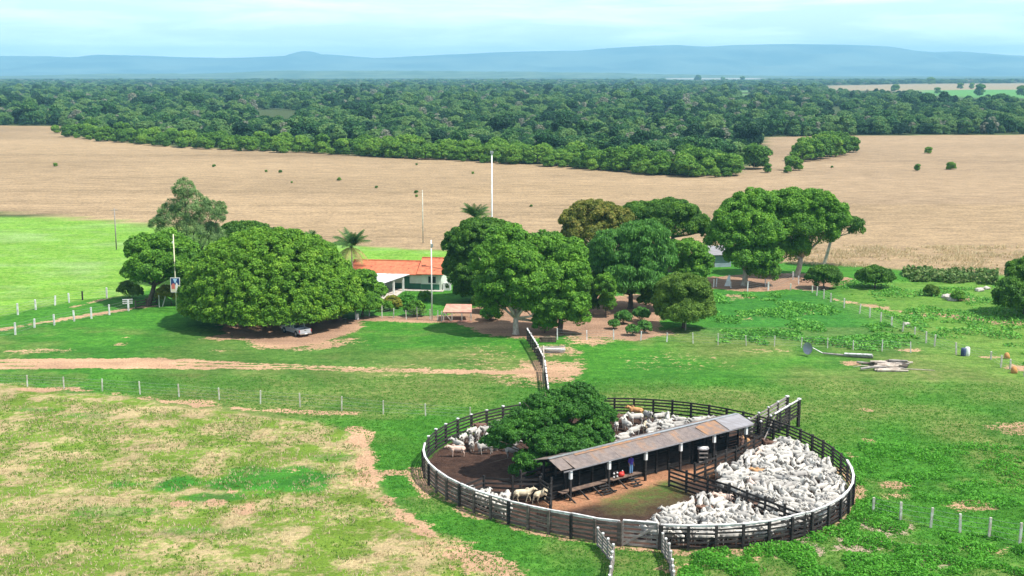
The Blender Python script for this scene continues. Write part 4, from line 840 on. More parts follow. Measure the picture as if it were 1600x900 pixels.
wire_fence('orchard_fence', 'fence of pale posts in the shade below the big trees beside the white sheet', [(1115,436,449),(1119,435,448),(1142,440,450),(1168,440,455),(1196,436,448),(1200,441,454),(1239,424,437),(1248,431,444)], w=.16, mat='limewash')

def pole(name, label, px, top, base, r, mat, cat='pole'):
    b = P(px, base); x, z, s = XZ(px, top, b[1]); t = thing(name, label, cat, tuple(b))
    MB().tube([b - (0, 0, .2), b + (0, 0, z)], [r, r * .75], 8).build('shaft', mat, t, b, True); return t, b, z
t, b, z = pole('antenna_mast', 'tall slim white mast rising above the mango trees against the tan field', 769, 238, 458, .15, M['white_paint'], 'mast')
MB().box(b + (0, 0, z), (.5, .5, .35)).build('mast_head', M['galv'], t, b)
t, b, z = pole('utility_pole', 'thin pale pole standing behind the house against the tan field', 661, 297, 380, .12, M['post'])
t, b, z = pole('utility_pole', 'white pole on the lawn in front of the house window', 675, 375, 501, .11, M['white_paint'])
MB().box(b + (.1, 0, z - .8), (.35, .2, .5)).build('lamp_box', M['galv'], t, b)
t, b, z = pole('utility_pole', 'grey timber pole in the bright green field', 182, 326, 390, .13, M['grey_timber'])
MB().beam(b + (-.6, 0, z - .3), b + (.6, 0, z - .3), .1, .1).build('crossarm', M['grey_timber'], t, b)
t, b, z = pole('wooden_post', 'tall weathered wooden post beside the pink dirt patch north of the corral', 849, 540, 600, .11, M['pale_timber'], 'post')
MB().beam(b + (-.9, 0, z - .3), b + (.5, 0, z - .1), .1, .1).build('crossarm', M['pale_timber'], t, b)
t, b, z = pole('poster_pole', 'cream pole carrying a framed blue, red and white poster at the lawn edge', 276, 366, 483, .10, pm('cream_paint', (.72, .68, .48), (.6, .55, .36), 2))
x0, zt, s = XZ(276, 433.5, b[1]); _, zb, _ = XZ(276, 456.5, b[1]); zc = (zt + zb) / 2; hh = zt - zb; ww = 15 * s; y_ = b[1] - .13
bd = MB().box((b[0], y_, zc), (ww, .06, hh)).build('poster_board', M['white_paint'], t, b)
def flat(n, pts, c, dy): m = MB(); m.add([(b[0] + u * ww / 2, y_ - .03 - dy, zc + v * hh / 2) for u, v in pts], [tuple(range(len(pts)))]); m.build(n, pm(n + '_print', c, c, 2, .6), bd, b)
flat('blue_panel', [(-.88,.0),(.88,.0),(.88,.92),(-.88,.92)], (.02, .05, .16), .004)
flat('cream_panel', [(-.88,-.92),(.88,-.92),(.88,-.005),(-.88,-.005)], (.68, .60, .42), .004)
flat('emblem', [(-.45,.85),(.45,.85),(.22,.45),(.0,.2),(-.22,.45)], (.38, .58, .80), .008)
flat('white_figure', [(.05,-.8),(.5,-.8),(.55,.1),(.3,.35),(.08,.1)], (.78, .76, .76), .008)
flat('red_figure', [(-.8,-.55),(-.1,-.55),(-.05,.12),(-.45,.25),(-.8,.0)], (.62, .16, .13), .008)
MB().box(b + (-.12, 0, z - 1.2), (.2, .2, .3)).build('lamp', M['white_paint'], t, b)

# ------------------------------------------------------------------ farmhouse and small buildings
def tile_mat():
    m, t, b, o = new_mat('clay_tiles'); l = t.links.new; tc = nn(t, 'ShaderNodeTexCoord'); n = nn(t, 'ShaderNodeTexNoise', i_Scale=1.3, i_Detail=6., i_Roughness=.7); w = nn(t, 'ShaderNodeTexWave', i_Scale=2.6)
    r = nn(t, 'ShaderNodeValToRGB'); e = r.color_ramp.elements; e[0].position = .32; e[0].color = (.20, .06, .03, 1); e[1].position = .62; e[1].color = (.62, .185, .085, 1); q = e.new(.45); q.color = (.52, .14, .065, 1)
    l(tc.outputs['Object'], n.inputs[0]); l(tc.outputs['Object'], w.inputs[0]); l(n.outputs[0], r.inputs[0]); l(r.outputs[0], b.inputs['Base Color'])
    bp = nn(t, 'ShaderNodeBump', i_Strength=.5, i_Distance=.06); l(w.outputs[0], bp.inputs['Height']); l(bp.outputs[0], b.inputs['Normal']); b.inputs['Roughness'].default_value = .85; return m
M['tiles'] = tile_mat(); M['wall'] = pm('pale_green_wall', (.66, .72, .62), (.56, .62, .52), .8, .9); M['band'] = pm('green_dado', (.035, .16, .085), (.03, .12, .07), 1, .8)
M['glass'] = pm('dark_glass', (.02, .03, .035), (.03, .04, .04), 1, .15, spec=.6); M['fibre'] = pm('fibre_cement', (.62, .60, .62), (.40, .37, .37), .7, .85, .3, stretch=(1, .4, 1), lo=.45, hi=.65)
M['cement'] = pm('cement', (.50, .45, .40), (.38, .33, .28), 1.5, .9)
def house():
    o3 = P(690, 454); rz = R(-8); t = thing('farmhouse', 'pale green farmhouse with a red tiled roof and a dark green lower wall band', 'house', tuple(o3), None, rz)
    def bx(x0, x1, y0, y1, z0, z1): return MB().box(((x0 + x1) / 2, (y0 + y1) / 2, (z0 + z1) / 2), (x1 - x0, y1 - y0, z1 - z0))
    w = bx(-3.4, 0, 0, 8, 0, 2.75).mesh('wall', M['wall']); link('wall', w, t); link('wall', bx(-15, -3.42, .5, 7.5, 0, 2.6).mesh('wall', M['wall']), t)
    link('dado', bx(-3.38, -.35, -.03, .5, .08, 1.0).mesh('dado', M['band']), t); link('dado', bx(-8.2, -3.5, .46, .9, .08, 1.0).mesh('dado', M['band']), t)
    fr = link('window', bx(-2.25, -.85, -.05, .1, 1.15, 2.35).mesh('window', M['white_paint']), t); link('pane', bx(-2.17, -1.58, -.08, -.04, 1.22, 2.28).mesh('pane', M['glass']), fr); link('pane', bx(-1.52, -.93, -.08, -.04, 1.22, 2.28).mesh('pane', M['glass']), fr)
    fr = link('door', bx(-6.4, -5.4, .4, .55, .0, 2.1).mesh('door', M['band']), t)
    fr = link('window', bx(-9.6, -8.5, .4, .55, 1.1, 2.1).mesh('window', M['glass']), t)
    def roof(x0, x1, y0, y1, ze, zr, nm='roof'):
        ym = (y0 + y1) / 2; m = MB(); m.slab((x0, y0, ze), (x1, y0, ze), (x1, ym, zr), (x0, ym, zr), .12); m.slab((x1, y1, ze), (x0, y1, ze), (x0, ym, zr), (x1, ym, zr), .12)
        r = link(nm, m.mesh(nm, M['tiles']), t); link('ridge_tiles', MB().beam((x0, ym, zr + .04), (x1, ym, zr + .04), .3, .12).mesh('ridge_tiles', M['tiles']), r)
        g = MB(); 
        for x in (x0 + .5, x1 - .5): g.add([(x - .05, y0 + .7, ze), (x - .05, y1 - .7, ze), (x - .05, ym, zr - .2), (x + .05, y0 + .7, ze), (x + .05, y1 - .7, ze), (x + .05, ym, zr - .2)], [(0, 2, 1), (3, 4, 5), (0, 1, 4, 3), (1, 2, 5, 4), (2, 0, 3, 5)])
        link('gable', g.mesh('gable', M['wall']), t)
    roof(-15.6, -3.25, -.2, 8.2, 2.55, 4.15); roof(-4.0, .45, -.6, 8.6, 2.72, 4.75)
    link('plinth', bx(-15, .4, -1.2, 8, -.05, .08).mesh('plinth', M['cement']), t)
    link('water_box', bx(.2, 1.4, .2, 1.0, 0, 1.3).mesh('water_box', M['white_paint']), t)
    # porch with a pale fibre-cement roof
    pr = MB().slab((-12.2, -10.3, 2.35), (-8.35, -10.6, 2.35), (-5.1, .2, 2.6), (-12.2, .2, 2.62), .06).mesh('porch_roof', M['fibre']); link('porch_roof', pr, t)
    link('porch_floor', bx(-12, -6, -11, -.0, -.04, .12).mesh('porch_floor', M['cement']), t)
    for x, y in ((-8.6, -10.2), (-7.75, -7.4), (-6.9, -4.4), (-6.0, -1.6), (-11.8, -10.0)): link('porch_post', bx(x - .14, x + .14, y - .14, y + .14, 0, 2.36).mesh('porch_post', M['white_paint']), t)
    link('porch_table', bx(-11, -9.4, -7, -6.2, .7, .76).mesh('porch_table', M['brown_timber']), t)
house()
def lean_sheds():
    o3 = P(692, 503); t = thing('clay_shelter', 'low open shelter with a pinkish clay roof on pale posts in the garden', 'shelter', tuple(o3)); m = pm('pink_clay', (.55, .30, .22), (.44, .20, .15), 1.2, .9, .3)
    link('roof', MB().slab((0, 0, 1.45), (4.1, 0, 1.42), (4.0, 3.8, 1.85), (.3, 3.8, 1.9), .22).mesh('roof', m), t)
    for x, y in ((.1, .1), (1.3, .1), (2.7, .1), (4.0, .1), (.3, 3.6), (3.8, 3.6)): link('post', MB().box((x, y, .7), (.16, .16, 1.42)).mesh('post', M['pale_timber']), t)
    link('brace', MB().beam((.2, 0, 1.35), (1.2, 0, .15), .1, .1).mesh('brace', M['pale_timber']), t); link('sill', MB().box((2, .1, .1), (4.2, .2, .2)).mesh('sill', m), t)
    o3 = P(1112, 418); t = thing('outbuilding', 'small blue-grey outbuilding with a pale tin roof glimpsed between the groves', 'outbuilding', tuple(o3), None, R(8)); bm = pm('bluegrey_wall', (.34, .42, .48), (.26, .33, .38), 1, .9)
    link('wall', MB().box((1, 2.5, 1.2), (5.4, 4.4, 2.4)).mesh('wall', bm), t); link('roof', MB().slab((-2.2, -.2, 2.3), (4.2, -.2, 2.3), (4.2, 5.1, 3.3), (-2.2, 5.1, 3.3), .08).mesh('roof', M['pale_tin']), t); link('door', MB().box((.2, .27, 1), (.9, .06, 2)).mesh('door', M['brown_timber']), t)
    o3 = P(1137, 447); t = thing('white_sheet', 'white sheet propped like a tent against the trunk below the big trees', 'sheet', tuple(o3)); link('sheet', MB().add([(-.55, 0, 0), (.5, -.1, 0), (.45, .5, 1.75), (.2, .55, 1.8), (-.5, .1, .03), (.5, 0, .03), (.42, .6, 1.75), (.2, .62, 1.8)], [(0, 1, 2, 3), (7, 6, 5, 4), (0, 3, 7, 4), (1, 5, 6, 2), (3, 2, 6, 7), (0, 4, 5, 1)]).mesh('sheet', M['white_paint']), t)
    link('prop', MB().beam((.35, .6, 0), (.35, .6, 1.7), .08, .08, (1, 0, 0)).mesh('prop', M['grey_timber']), t)
    o3 = P(200, 485); t = thing('slatted_board', 'pale slatted board on a single post at the end of the lane', 'sign', tuple(o3)); 
    for k in range(3): link('slat', MB().beam((-.75, 0, 1.05 + .28 * k), (.75, 0, 1.12 + .28 * k), .04, .14).mesh('slat', M['limewash']), t)
    link('post', MB().box((0, .06, .6), (.13, .08, 1.5)).mesh('post', M['limewash']), t)
    for i, (px, b_, tp, ln, lb) in enumerate([(249, 480, 461, 0, 'upright pale post at the right end of the dark pen'), (254, 479, 463, .5, 'leaning pale post between the dark pen and the poster pole')]):
        p = P(px, b_); x, z, s = XZ(px, tp, p[1]); tag(MB().beam(p, p + (ln, 0, z), .14, .14, (0, 1, 0)).build('gate_post', M['post'], None, p, free=True), lb, 'post')
    p = P(558, 499); tag(MB().tube([p, p + (0, 0, .85)], [.28, .28], 12).build('drum', M['white_paint'], None, p, free=True), 'small white drum at the corner of the garden fence beside the dome tree', 'drum')
lean_sheds()

# ------------------------------------------------------------------ logs, mast, drums, mounds
def debris():
    p0 = P(1387, 575); t = thing('log_pile', 'heap of split weathered logs and branches on the pasture beside the fallen mast', 'log pile', tuple(p0)); r = np.random.default_rng(5)
    for i in range(38):
        l = r.uniform(1.6, 4.2); a = r.normal() * .13; c = np.array((r.normal() * .8, r.normal() * .95, 0)); c[2] = .14 + max(0, .95 - abs(c[1]) * .5) * r.random(); d = np.array((math.cos(a), math.sin(a), r.normal() * .06)) * l / 2
        link('log', MB().tube([c - d, c + r.normal(size=3) * .05, c + d], [r.uniform(.10, .2), .17, r.uniform(.06, .16)], 6).mesh('log', M[('pale_timber', 'grey_timber', 'brown_timber', 'pale_timber')[i % 4]]), t)
    link('branch', MB().tube([(1.2, -.8, .1), (3.4, -1.0, .06), (5.2, -1.3, .03)], [.06, .05, .03], 5).mesh('branch', M['pale_timber']), t)
    link('branch', MB().tube([(-2.2, -.2, .25), (-3.2, .0, .30), (-4.1, .1, .1)], [.07, .05, .03], 5).mesh('branch', M['pale_timber']), t)
    a, b = P(1274, 555), P(1364, 560); t = thing('fallen_mast', 'long pale mast lying on the grass with a round grey dish at its left end', 'mast', tuple(a))
    d = b - a; link('shaft', MB().tube([(.9, 0, .25), tuple(d * .55 + (0, 0, .2)), tuple(d + (0, 0, .22))], [.10, .15, .2], 8).mesh('shaft', M['grey_timber']), t); link('shaft', MB().tube([tuple(d * .5 + (0, -.1, .42)), tuple(d * .98 + (0, -.15, .45))], [.12, .14], 8).mesh('shaft', M['limewash']), t)
    link('arm', MB().tube([(-.4, 0, .95), (1.0, 0, .2)], [.06, .07], 6).mesh('arm', M['galv']), t)
    Vd, Fd = [(0, 0, 0)], []
    for j in (1, 2, 3):
        for k in range(24):
            an = k * math.pi / 12; rr = .27 * j * .95; Vd.append((rr * math.cos(an), rr * math.sin(an), .055 * j * j))
    for k in range(24): Fd.append((0, 1 + k, 1 + (k + 1) % 24))
    for j in (0, 1):
        for k in range(24): q = 1 + j * 24; Fd.append((q + k, q + 24 + k, q + 24 + (k + 1) % 24, q + (k + 1) % 24))
    mt = np.array(Vector((-.80, -.55, .12)).to_track_quat('Z', 'Y').to_matrix()); V2 = (np.array(Vd)) @ mt.T + np.array((-.75, -.3, .95)); V3 = (np.array(Vd) + (0, 0, -.04)) @ mt.T + np.array((-.75, -.3, .95))
    dm = MB(); dm.add(V2, Fd); dm.add(V3, [tuple(reversed(f)) for f in Fd]); link('dish', dm.mesh('dish', pm('dish_grey', (.40, .39, .46), (.33, .32, .38), 2, .6), smooth=True), t)
    p0 = P(862, 551); t = thing('timber_stack', 'stack of pale sawn timber beside the yard race', 'timber stack', tuple(p0))
    for i in range(16): y = (i % 5) * .34; z = .08 + (i // 5) * .16; link('plank', MB().beam((-1.6 + rng.random() * .7, y + rng.normal() * .15, z), (1.0 + rng.random() * .9, y + rng.normal() * .3, z * .9), .16, .12).mesh('plank', M[('limewash', 'pale_timber', 'grey_timber')[i % 3]]), t)
    p0 = P(856, 535); t = thing('log_pile', 'dark log heap in the shade at the head of the yard race', 'log pile', tuple(p0))
    for i in range(9): link('log', MB().tube([(-1.1 + rng.random() * .3, (i % 4) * .3, .15 + (i // 4) * .25), (1.1, (i % 4) * .3, .15 + (i // 4) * .25)], [.15, .13], 7).mesh('log', M['bark']), t)
    for px, py, m_, lb, s in ((1505, 556, pm('navy_plastic', (.03, .05, .12), (.06, .08, .16), 2, .5), 'dark navy drum standing at the bend of the diagonal fence', .9), (1511, 556, M['white_paint'], 'white drum beside the navy one at the bend of the diagonal fence', 1.0)):
        p = P(px, py); m = MB().tube([p, p + (0, 0, .06), p + (0, 0, .5 * s), p + (0, 0, 1.0 * s), p + (0, 0, 1.12 * s), p + (0, 0, 1.13 * s)], [.28, .31, .33, .31, .24, .1], 14); tag(m.build('drum', m_, None, p, True, free=True), lb, 'drum')
    mo = pm('termite_clay', (.55, .27, .09), (.42, .20, .08), 3, .95, .5)
    for px, py, s, lb in ((1573, 560, .45, 'upper orange termite mound beyond the diagonal fence'), (1584, 583, .5, 'lower orange termite mound at the foot of the diagonal fence')):
        p = P(px, py); m = MB().ell(p + (0, 0, s * .7), (s * .75, s * .7, s * 1.0), 12, 8).ell(p + (s * .4, 0, s * .35), (s * .5, s * .5, s * .6), 9, 6).ell(p + (-s * .35, 0, s * .5), (s * .4, s * .4, s * .7), 9, 6); tag(m.build('termite_mound', mo, None, p, True, free=True), lb, 'termite mound')
    rk = pm('pale_rock', (.52, .47, .42), (.38, .34, .30), 2, .95, .4)
    for i, (px, py, s) in enumerate([(1480, 466, .9), (1488, 469, 1.2), (1497, 467, .8), (1530, 455, .8), (1541, 452, .7), (1416, 508, .6)]):
        p = P(px, py); m = MB(); m.ell(p + (0, 0, s * .25), (s, s * .7, s * .5), 9, 6); m.v = [tuple(np.array(v) + rng.normal(size=3) * s * .07) for v in m.v]
        tag(m.build('rock', rk, None, p, free=True), ['left pale rock of the cluster right of the round bushes', 'largest pale rock of the cluster right of the round bushes', 'right pale rock of the cluster right of the round bushes', 'pale rock beside the very dark tree mass', 'smaller rock nearest the very dark tree mass', 'small rock near the diagonal fence posts'][i], 'rock')
    p = P(787, 784); tag(MB().tube([p, p + (0, 0, .35), p + (0, 0, .36), p + (0, 0, .12)], [.42, .48, .42, .38], 16).build('tub', M['limewash'], None, p, True, free=True), 'round white tub on the mud in front of the two walking cows', 'tub')
    # things by the race
    p = S(5.15, -.22, 1.35); t = thing('cup_rack', 'rack of four small white pots fixed by the second shed post', 'rack', tuple(p)); link('board', MB().box((0, 0, 0), (.5, .04, .62), .65).mesh('board', M['dark_timber']), t)
    for a in (-.19, .19):
        for z in (-.16, .16): link('pot', MB().ell((a * .8, -.1 + a * .6, z), (.085, .085, .085), 8, 6).mesh('pot', M['limewash'], smooth=True), t)
    p = S(6.4, .42, .75); t = thing('red_bag', 'red plastic bag on the catwalk at the feet of the man in jeans', 'bag', tuple(p)); link('sack', MB().ell((0, 0, .2), (.30, .22, .24), 10, 7).ell((.12, .05, .36), (.14, .12, .14), 8, 6).mesh('sack', pm('red_plastic', (.62, .05, .04), (.5, .04, .03), 3, .45), smooth=True), t); link('knot', MB().ell((.1, .05, .5), (.05, .05, .09), 6, 5).mesh('knot', M['white_paint']), t)
    p = P(1098, 725); t = thing('tank_stand', 'white boat-shaped tank on a dark timber stand beside the shed', 'tank', tuple(p))
    for x in (-.4, .4):
        for y in (-.25, .25): link('leg', MB().box((x, y, .65), (.13, .13, 1.3)).mesh('leg', M['dark_timber']), t)
    for z in (.3, .7, 1.1): link('rung', MB().beam((-.4, -.32, z), (.4, -.32, z), .04, .12).mesh('rung', M['grey_timber']), t)
    link('tank', MB().ell((0, 0, 1.45), (.55, .28, .2), 16, 8).box((0, 0, 1.56), (.95, .42, .07)).mesh('tank', M['limewash'], smooth=False), t)
debris()

# ------------------------------------------------------------------ silver pickup
def pickup():
    p = P(462, 521.5); hd = math.atan2(4.3, -3.4); t = thing('pickup_truck', 'silver crew-cab pickup parked tail-out under the dome tree', 'pickup truck', tuple(p), None, hd)
    sv_ = pm('silver_paint', (.52, .54, .58), (.49, .51, .55), .5, .28, metal=.35, spec=.6); bk = pm('black_rubber', (.015, .015, .016), (.03, .03, .03), 4, .8); rd = pm('tail_red', (.45, .01, .01), (.4, .01, .01), 2, .3)
    def loft(sec):      # sections along x: (x, halfwidth bottom, halfwidth top, z0, z1)
        V, Fs = [], []
        for x, w0, w1, z0, z1 in sec: V += [(x, -w0, z0), (x, w0, z0), (x, w1, z1), (x, -w1, z1)]
        for i in range(len(sec) - 1):
            for k in range(4): Fs.append((i * 4 + k, i * 4 + (k + 1) % 4, (i + 1) * 4 + (k + 1) % 4, (i + 1) * 4 + k))
        Fs += [(3, 2, 1, 0), tuple(len(V) - 4 + k for k in range(4))]; m = MB(); m.add(V, Fs); return m
    m = loft([(-1.0, .88, .9, .42, 1.02), (.9, .9, .9, .4, 1.05), (1.6, .9, .86, .42, 1.05), (2.45, .86, .78, .45, .95), (2.62, .78, .70, .5, .85)]); link('body', m.mesh('body', sv_), t)
    bd = MB(); bd.box((-1.8, 0, .5), (1.7, 1.7, .12)); bd.box((-1.8, .86, .78), (1.7, .08, .56)); bd.box((-1.8, -.86, .78), (1.7, .08, .56)); bd.box((-1.02, 0, .78), (.08, 1.64, .5)); bd.box((-1.75, .9, .98), (1.55, .05, .05)); bd.box((-1.75, -.9, .98), (1.55, .05, .05)); link('cargo_bed', bd.mesh('cargo_bed', sv_), t)
    tg = link('tailgate', MB().box((-2.66, 0, .78), (.07, 1.64, .54)).mesh('tailgate', sv_), t); link('handle', MB().box((-2.705, 0, .9), (.02, .28, .07)).mesh('handle', bk), tg)
    cb = link('cabin', loft([(-.98, .82, .68, 1.04, 1.66), (-.85, .84, .70, 1.04, 1.72), (.55, .84, .70, 1.04, 1.72), (1.35, .82, .74, 1.04, 1.08)]).mesh('cabin', M['glass']), t)
    link('roof_panel', MB().slab((-.92, -.69, 1.76), (.58, -.69, 1.76), (.58, .69, 1.76), (-.92, .69, 1.76), .05).mesh('roof_panel', sv_), cb)
    for x in (-.95, -.2, .6):
        for y in (-1, 1): link('pillar', MB().beam((x, y * .86, 1.0), (x * .95, y * .71, 1.72), .08, .05, (0, 1, 0)).mesh('pillar', sv_), cb)
    link('bumper', MB().box((-2.76, 0, .48), (.16, 1.7, .17)).mesh('bumper', pm('chrome', (.6, .6, .6), (.5, .5, .5), 2, .25, metal=.8)), t); link('number_plate', MB().box((-2.85, 0, .5), (.02, .42, .14)).mesh('number_plate', M['white_paint']), t)
    for y in (-1, 1):
        link('tail_light', MB().box((-2.68, y * .87, .85), (.07, .09, .34)).mesh('tail_light', rd), t); link('wing_mirror', MB().box((.75, y * 1.0, 1.12), (.12, .22, .18)).mesh('wing_mirror', bk), t); link('headlight', MB().box((2.56, y * .66, .75), (.1, .28, .16)).mesh('headlight', M['glass']), t)
        for x in (-1.72, 1.55):
            w = link('wheel', MB().tube([(x, y * .70, .37), (x, y * .74, .37), (x, y * .90, .37), (x, y * .93, .37)], [.30, .37, .37, .30], 18).mesh('wheel', bk), t); link('rim', MB().tube([(x, y * .92, .37), (x, y * .945, .37)], [.22, .2], 12).mesh('rim', M['galv']), w)
            link('wheel_arch', MB().tube([(x, y * .80, .40), (x, y * .915, .40)], [.44, .44], 18).mesh('wheel_arch', bk), t)
pickup()
def motorcycle():
    p = P(1256, 441); t = thing('motorcycle', 'dark motorcycle with white panels leaning by the limewashed trunk', 'motorcycle', tuple(p), None, R(-35)); bk = bpy.data.materials['black_rubber']
    for x in (-.65, .65):
        V = MB(); V.tube([(x + .3 * math.cos(a), 0, .32 + .3 * math.sin(a)) for a in np.linspace(0, 6.283, 17)], [.05] * 17, 6); w = link('wheel', V.mesh('wheel', bk), t); link('hub', MB().tube([(x, -.05, .32), (x, .05, .32)], [.09, .09], 8).mesh('hub', M['galv']), w)
    link('frame', MB().tube([(-.65, 0, .32), (-.1, 0, .4), (.4, 0, .85), (.65, 0, .32)], [.04] * 4, 6).box((.0, 0, .42), (.4, .22, .32)).mesh('frame', bk), t); link('fuel_tank', MB().ell((.18, 0, .86), (.28, .13, .13), 10, 6).mesh('fuel_tank', M['white_paint'], smooth=True), t)
    link('seat', MB().box((-.35, 0, .82), (.65, .24, .09)).mesh('seat', bk), t); link('handlebar', MB().tube([(.42, -.34, 1.05), (.48, 0, 1.0), (.42, .34, 1.05)], [.025] * 3, 6).mesh('handlebar', M['galv']), t); link('headlight', MB().ell((.56, 0, .92), (.09, .09, .09), 8, 6).mesh('headlight', M['white_paint']), t)
motorcycle()

print('T', time.time() - T0)
# ------------------------------------------------------------------ bodies: cattle and the man
def fuse(mb, voxel, ratio, name, smooth=3):
    me = mb.mesh(name + '_raw', None); o = bpy.data.objects.new('tmp', me); COL.objects.link(o)
    r = o.modifiers.new('r', 'REMESH'); r.mode = 'VOXEL'; r.voxel_size = voxel
    s = o.modifiers.new('s', 'SMOOTH'); s.factor = .5; s.iterations = smooth
    d = o.modifiers.new('d', 'DECIMATE'); d.ratio = ratio
    dg = bpy.context.evaluated_depsgraph_get(); out_ = bpy.data.meshes.new_from_object(o.evaluated_get(dg)); bpy.data.objects.remove(o); out_.name = name
    out_.polygons.foreach_set('use_smooth', np.ones(len(out_.polygons), bool)); return out_
def cow_mesh(name, head_yaw=0., head_z=0., stride=0.):
    m = MB()
    m.ell((-.62, 0, 1.0), (.36, .27, .32)); m.ell((-.1, 0, .98), (.62, .30, .37)); m.ell((.45, 0, .98), (.36, .26, .37)); m.tube([(-.8, 0, 1.12), (-.2, 0, 1.16), (.5, 0, 1.17)], [.2, .2, .18], 8)
    m.ell((.38, 0, 1.36), (.22, .11, .19), rot=np.array(Matrix.Rotation(R(-12), 3, 'Y')))                       # hump
    yaw = head_yaw; hx, hy = math.cos(yaw), math.sin(yaw); nb = np.array((.62, 0, 1.12)); hd = nb + np.array((.45 * hx, .45 * hy, .26 + head_z))
    m.tube([nb - (.1, 0, .05), nb * .5 + hd * .5 + (0, 0, .03), hd], [.25, .17, .13], 10)
    mz = hd + np.array((.40 * hx, .40 * hy, -.24 - max(0, -head_z) * .2)); m.tube([hd - np.array((hx, hy, 0)) * .05, hd + (mz - hd) * .45, mz], [.125, .10, .075], 10); m.ell(mz, (.085, .08, .075), 8, 6)
    m.tube([nb + (.05, 0, -.12), nb + (.1, 0, -.42), (.5, 0, .62)], [.05, .05, .06], 6); m.tube([hd + np.array((.12 * hx, .12 * hy, -.1)), nb + (.12, 0, -.34)], [.03, .05], 6)   # dewlap
    side = np.array((-hy, hx, 0))
    for s in (-1, 1):
        m.tube([hd + side * s * .10 + (0, 0, .02), hd + side * s * .22 + (0, 0, -.05), hd + side * s * .32 + (0, 0, -.14)], [.03, .055, .025], 6)  # drooping ear
        m.tube([hd + side * s * .07 + (0, 0, .10), hd + side * s * .13 + np.array((-.03 * hx, -.03 * hy, .22)), hd + side * s * .17 + np.array((-.06 * hx, -.06 * hy, .30))], [.032, .025, .014], 6)  # horn
        st = stride * s
        m.tube([(.48, s * .17, .95), (.50 + st * .10, s * .17, .60), (.49 + st * .20, s * .165, .32), (.49 + st * .25, s * .165, .08), (.51 + st * .25, s * .165, .0)], [.15, .085, .055, .05, .06], 8)
        m.tube([(-.72, s * .17, 1.0), (-.68 - st * .12, s * .18, .70), (-.84 - st * .18, s * .17, .44), (-.80 - st * .26, s * .165, .10), (-.78 - st * .26, s * .165, .0)], [.20, .13, .06, .05, .06], 8)
    m.tube([(-.92, 0, 1.18), (-1.02, 0, 1.0), (-1.03, 0, .6), (-1.02, 0, .42)], [.05, .033, .024, .045], 6)
    m.ell((-.35, 0, .66), (.14, .10, .08), 8, 6)
    me = fuse(m, .032, .35, name); n = len(me.vertices); co = np.zeros(n * 3, np.float32); me.vertices.foreach_get('co', co); co = co.reshape(-1, 3)
    dk = sst(.14, .06, np.linalg.norm(co - mz, axis=1)) + sst(.09, .05, co[:, 2]) + sst(.08, .03, np.linalg.norm(co - np.array((-1.02, 0, .42)), axis=1)) + .45 * sst(.16, .05, np.abs(co - np.array((.38, 0, 1.5))).max(1))
    for s in (-1, 1): dk += sst(.09, .04, np.linalg.norm(co - (hd + side * s * .16 + np.array((0, 0, .26))), axis=1)) + sst(.05, .02, np.linalg.norm(co - (hd + np.array((hx, hy, 0)) * .14 + side * s * .10), axis=1))
    a = me.attributes.new('dark', 'FLOAT', 'POINT'); a.data.foreach_set('value', np.clip(dk, 0, 1).astype(np.float32)); return me
def hide_mat(name, c1, c2):
    m, t, b, o = new_mat(name); l = t.links.new; tc = nn(t, 'ShaderNodeTexCoord'); n = nn(t, 'ShaderNodeTexNoise', i_Scale=1.8, i_Detail=3.); oi = nn(t, 'ShaderNodeObjectInfo'); at = nn(t, 'ShaderNodeAttribute', attribute_name='dark')
    f = nn(t, 'ShaderNodeMath', operation='MULTIPLY_ADD'); f.inputs[1].default_value = .9; f2 = nn(t, 'ShaderNodeMath', operation='MULTIPLY_ADD'); f2.inputs[1].default_value = 1.0; f2.inputs[2].default_value = -.45
    l(n.outputs[0], f2.inputs[0]); l(oi.outputs['Random'], f.inputs[0]); l(f2.outputs[0], f.inputs[2]); x = nn(t, 'ShaderNodeMix', data_type='RGBA'); x.inputs[6].default_value = (*c1, 1); x.inputs[7].default_value = (*c2, 1); x.clamp_factor = True; l(f.outputs[0], x.inputs[0])
    y = nn(t, 'ShaderNodeMix', data_type='RGBA'); y.inputs[7].default_value = (.035, .03, .03, 1); l(at.outputs['Fac'], y.inputs[0]); l(x.outputs[2], y.inputs[6]); l(y.outputs[2], b.inputs['Base Color']); b.inputs['Roughness'].default_value = .75; return m
HM = {'white': hide_mat('white_hide', (.58, .54, .48), (.30, .28, .26)), 'tan': hide_mat('tan_hide', (.55, .27, .10), (.50, .30, .16)), 'brown': hide_mat('brown_hide', (.10, .05, .035), (.2, .1, .06)), 'cream': hide_mat('cream_hide', (.64, .54, .38), (.52, .42, .28)), 'pinkish': hide_mat('pale_red_hide', (.62, .42, .33), (.66, .5, .42)), 'black': hide_mat('black_hide', (.02, .018, .018), (.04, .035, .035))}
base_m = [cow_mesh('cow', 0, 0), cow_mesh('cow', .7, .05), cow_mesh('cow', -.7, .02), cow_mesh('cow', .15, -.35), cow_mesh('cow', 0, .08, 1.0), cow_mesh('cow', -1.2, 0, -.5)]
COWM = {}
for hk, hm in HM.items():
    COWM[hk] = []
    for b_ in base_m: c = b_.copy(); c.materials.clear(); c.materials.append(hm); COWM[hk].append(c)
cows = []
def cow(x, y, a, label, group=None, hide='white', var=None, s=1.0):
    o = link('cow', COWM[hide][int(rng.integers(len(base_m))) if var is None else var], None, (x, y, 0)); o.rotation_euler = (0, 0, a); o.scale = (s, s, s); tag(o, label, 'cow', group)
    for d in (-.62, 0, .62): cows.append((x + math.cos(a) * d * s, y + math.sin(a) * d * s))
    return o
print('T', time.time() - T0)
